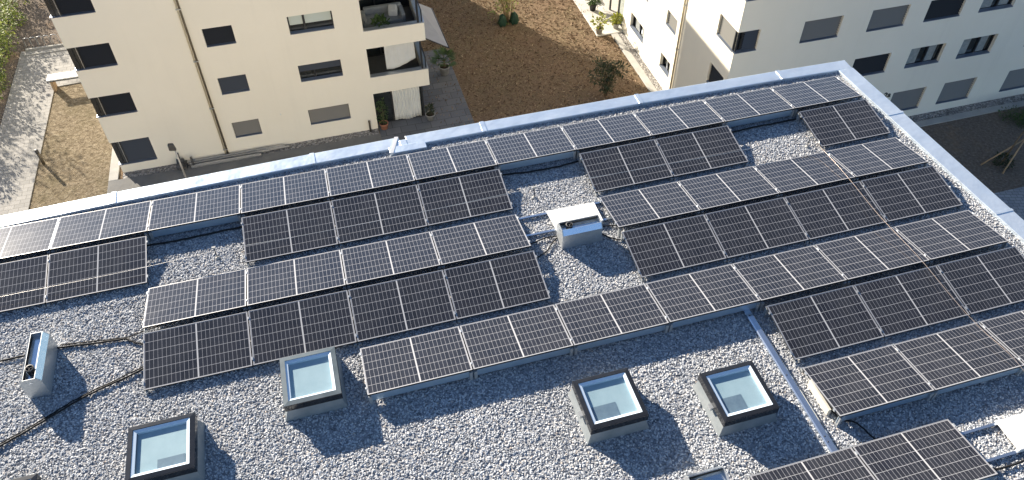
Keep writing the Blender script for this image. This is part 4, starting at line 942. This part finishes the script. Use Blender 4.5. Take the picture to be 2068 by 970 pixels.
def tree(label, x, y, h, rad, seed, n=46):
    rnd = random.Random(seed); t = thing('leafy_tree', label, 'tree', (x, y, G), 'trees left of the path'); b = MB()
    b.tube([(x, y, G), (x + .1, y, G + h * .45), (x, y + .1, G + h * .8)], [.2, .14, .06], 9)
    f = MB()
    for k in range(n):
        a = rnd.uniform(0, 2 * pi); rr = rad * math.sqrt(rnd.random()); z = G + h * rnd.uniform(.5, 1.1); p = (x + rr * cos(a), y + rr * sin(a), z)
        b.tube([(x, y, G + h * rnd.uniform(.3, .6)), ((x + p[0]) / 2, (y + p[1]) / 2, z - .4), p], [.05, .03, .01], 5)
        foliage(f, p, (.75, .75, .55), 55, .2, .11, rnd, .1)
    b.build('trunk', M['bark'], t); f.build('crown', M['leaf_mid'], t)
tree('leafy tree standing beyond the hedge, farthest from the roof', -24.5, 56.5, 6.5, 3.0, 3, 40)
tree('leafy tree standing beyond the hedge, nearest the roof', -24.0, 48.0, 5.8, 2.6, 8, 36)

# lawn between the houses
rnd = random.Random(21)
cl = thing('bamboo_clump', 'multi stemmed leafy clump on the sunlit part of the lawn', 'shrub', (11.45, 41.4, G))
b = MB(); tips = []
for k in range(13):
    a = rnd.uniform(0, 2 * pi); s = rnd.uniform(.05, .22); o_ = rnd.uniform(.1, .7); p = [(11.42 + s * cos(a), 41.45 + s * sin(a), G), (11.42 + (s + o_ * .35) * cos(a), 41.45 + (s + o_ * .35) * sin(a), G + 1.3), (11.42 + (s + o_) * cos(a), 41.45 + (s + o_) * sin(a), G + 2.7)]
    b.tube(p, [.03, .024, .012], 6); tips.append(p)
b.build('stems', M['wood'], cl)
b = MB()
for p in tips: foliage(b, p[2], (.6, .6, .6), 60, .3, .07, rnd, .1); foliage(b, p[1], (.35, .35, .4), 16, .24, .06, rnd, .2)
foliage(b, (11.4, 41.4, G + .3), (.5, .4, .3), 40, .2, .07, rnd, .1); foliage(b, (10.7, 41.5, G + .8), (.5, .4, .5), 40, .22, .07, rnd, .2)
b.build('leaves', M['leaf_hedge'], cl)
for x, y, l in ((11.05, 41.15, 'dark green sheet wrap with a pale edge, left of the stems of the clump'), (11.82, 41.2, 'dark green sheet wrap, right of the stems of the clump')):
    b = MB(); n = 14; b.lathe((x, y, G), [(.22, 0), (.27, .1), (.25, .32), (.19, .55), (.14, .68), (.10, .74), (0, .70)], n)
    for i, v in enumerate(b.v): q = 1 + .22 * sin(i * 2.3) + .1 * sin(i * 5.1); b.v[i] = (x + (v[0] - x) * q, y + (v[1] - y) * q, v[2])
    tag(recentre(b.build('plant_wrap', M['green_cloth'])), l, 'plant wrap', 'green wraps at the foot of the clump')
bs = thing('bush', 'loose dark leaved bush on the lawn close behind the parapet', 'bush', (14.6, 32.5, G)); b = MB(); tips = branches(b, 14.6, 32.5, G, 16, 1.7, 1.0, .022, rnd); b.build('stems', M['bark'], bs)
b = MB()
for p in tips: foliage(b, p[2], (.32, .32, .3), 42, .2, .08, rnd, .05); foliage(b, p[1], (.25, .25, .3), 22, .18, .07, rnd, .1)
b.build('leaves', M['leaf_dark'], bs)
potted('potted_plant', 'bright leggy plant in a pale pot at the terrace corner', 16.45, 38.55, G + .06, .22, .4, 'pot_stone', 'leaf_yellow', (.5, .4, .35), group='potted plants by the houses', n=60, seed=6, l=.22, w_=.12, stems=9, stemh=.8)
potted('potted_plant', 'round yellow plant in a pot against the sunlit wall corner', 17.65, 38.85, G + .06, .2, .35, 'pot_stone', 'leaf_yellow', (.34, .3, .32), group='potted plants by the houses', n=170, seed=7, l=.17, w_=.12)
potted('potted_plant', 'leafy plant in a black pot beside the terrace chair', 17.0, 41.2, G + .06, .24, .42, 'black_gap', 'leaf_mid', (.42, .36, .4), group='potted plants by the houses', n=150, seed=8, l=.2, w_=.12)
ch = thing('garden_chair', 'white framed folding garden chair on the shaded terrace', 'chair', (17.45, 41.0, G + .06))
b = MB(); b.box(17.25, 40.85, G + .48, 17.68, 41.28, G + .52); bevel(b.build('seat', M['white'], ch), .01)
b = MB(); b.hexa([(17.25, 41.27, G + .52), (17.68, 41.27, G + .52), (17.68, 41.3, G + .52), (17.25, 41.3, G + .52)], [(17.25, 41.4, G + .95), (17.68, 41.4, G + .95), (17.68, 41.43, G + .95), (17.25, 41.43, G + .95)]); b.build('backrest', M['white'], ch)
for xx in (17.27, 17.66):
    b = MB(); b.tube([(xx, 40.86, G + .06), (xx, 41.3, G + .52)], .015, 6); b.build('leg', M['white'], ch); b = MB(); b.tube([(xx, 41.32, G + .06), (xx, 40.88, G + .5)], .015, 6); b.build('leg', M['white'], ch)

# young tree with its stakes on the bare bed at the right
yt = thing('young_tree', 'newly planted tree with dark low leaves on the bare soil at right', 'tree', (31.75, 21.8, G))
b = MB(); b.tube([(31.75, 21.8, G), (31.9, 21.8, G + 1.6), (32.3, 21.8, G + 3.4)], [.05, .04, .025], 8); b.build('trunk', M['bark'], yt)
b = MB(); foliage(b, (31.7, 21.75, G + .32), (.42, .4, .32), 170, .18, .09, rnd, .1)
for k in range(14): foliage(b, (33.2 + rnd.uniform(-.7, .9), 21.8 + rnd.uniform(-.8, .8), G + 3.2 + rnd.uniform(-.4, .9)), (.5, .5, .4), 40, .2, .1, rnd, .1)
b.build('crown', M['leaf_dark'], yt)
for (x, y, l) in ((30.75, 22.05, 'wooden stake leaning on the young tree from the left'), (31.35, 21.2, 'wooden stake leaning on the young tree from the front')):
    b = MB(); b.tube([(x, y, G), (32.3, 21.75, G + 1.6)], .04, 7); tag(b.build('tree_stake', M['wood']), l, 'stake', 'wooden stakes propping the young tree'); 
gp = thing('low_shrub', 'patch of bright green low shrub beyond the staked tree', 'shrub', (35.6, 24.6, G)); b = MB()
for k in range(30): foliage(b, (35.9 + rnd.uniform(-1.4, 2.0), 24.4 + rnd.uniform(-.8, .6), G + .25), (.4, .4, .3), 60, .16, .05, rnd, .05)
b.build('leaves', M['leaf_mid'], gp); b = MB(); branches(b, 35.8, 24.4, G, 12, .5, 1.2, .015, rnd); b.build('stems', M['bark'], gp)
clean()
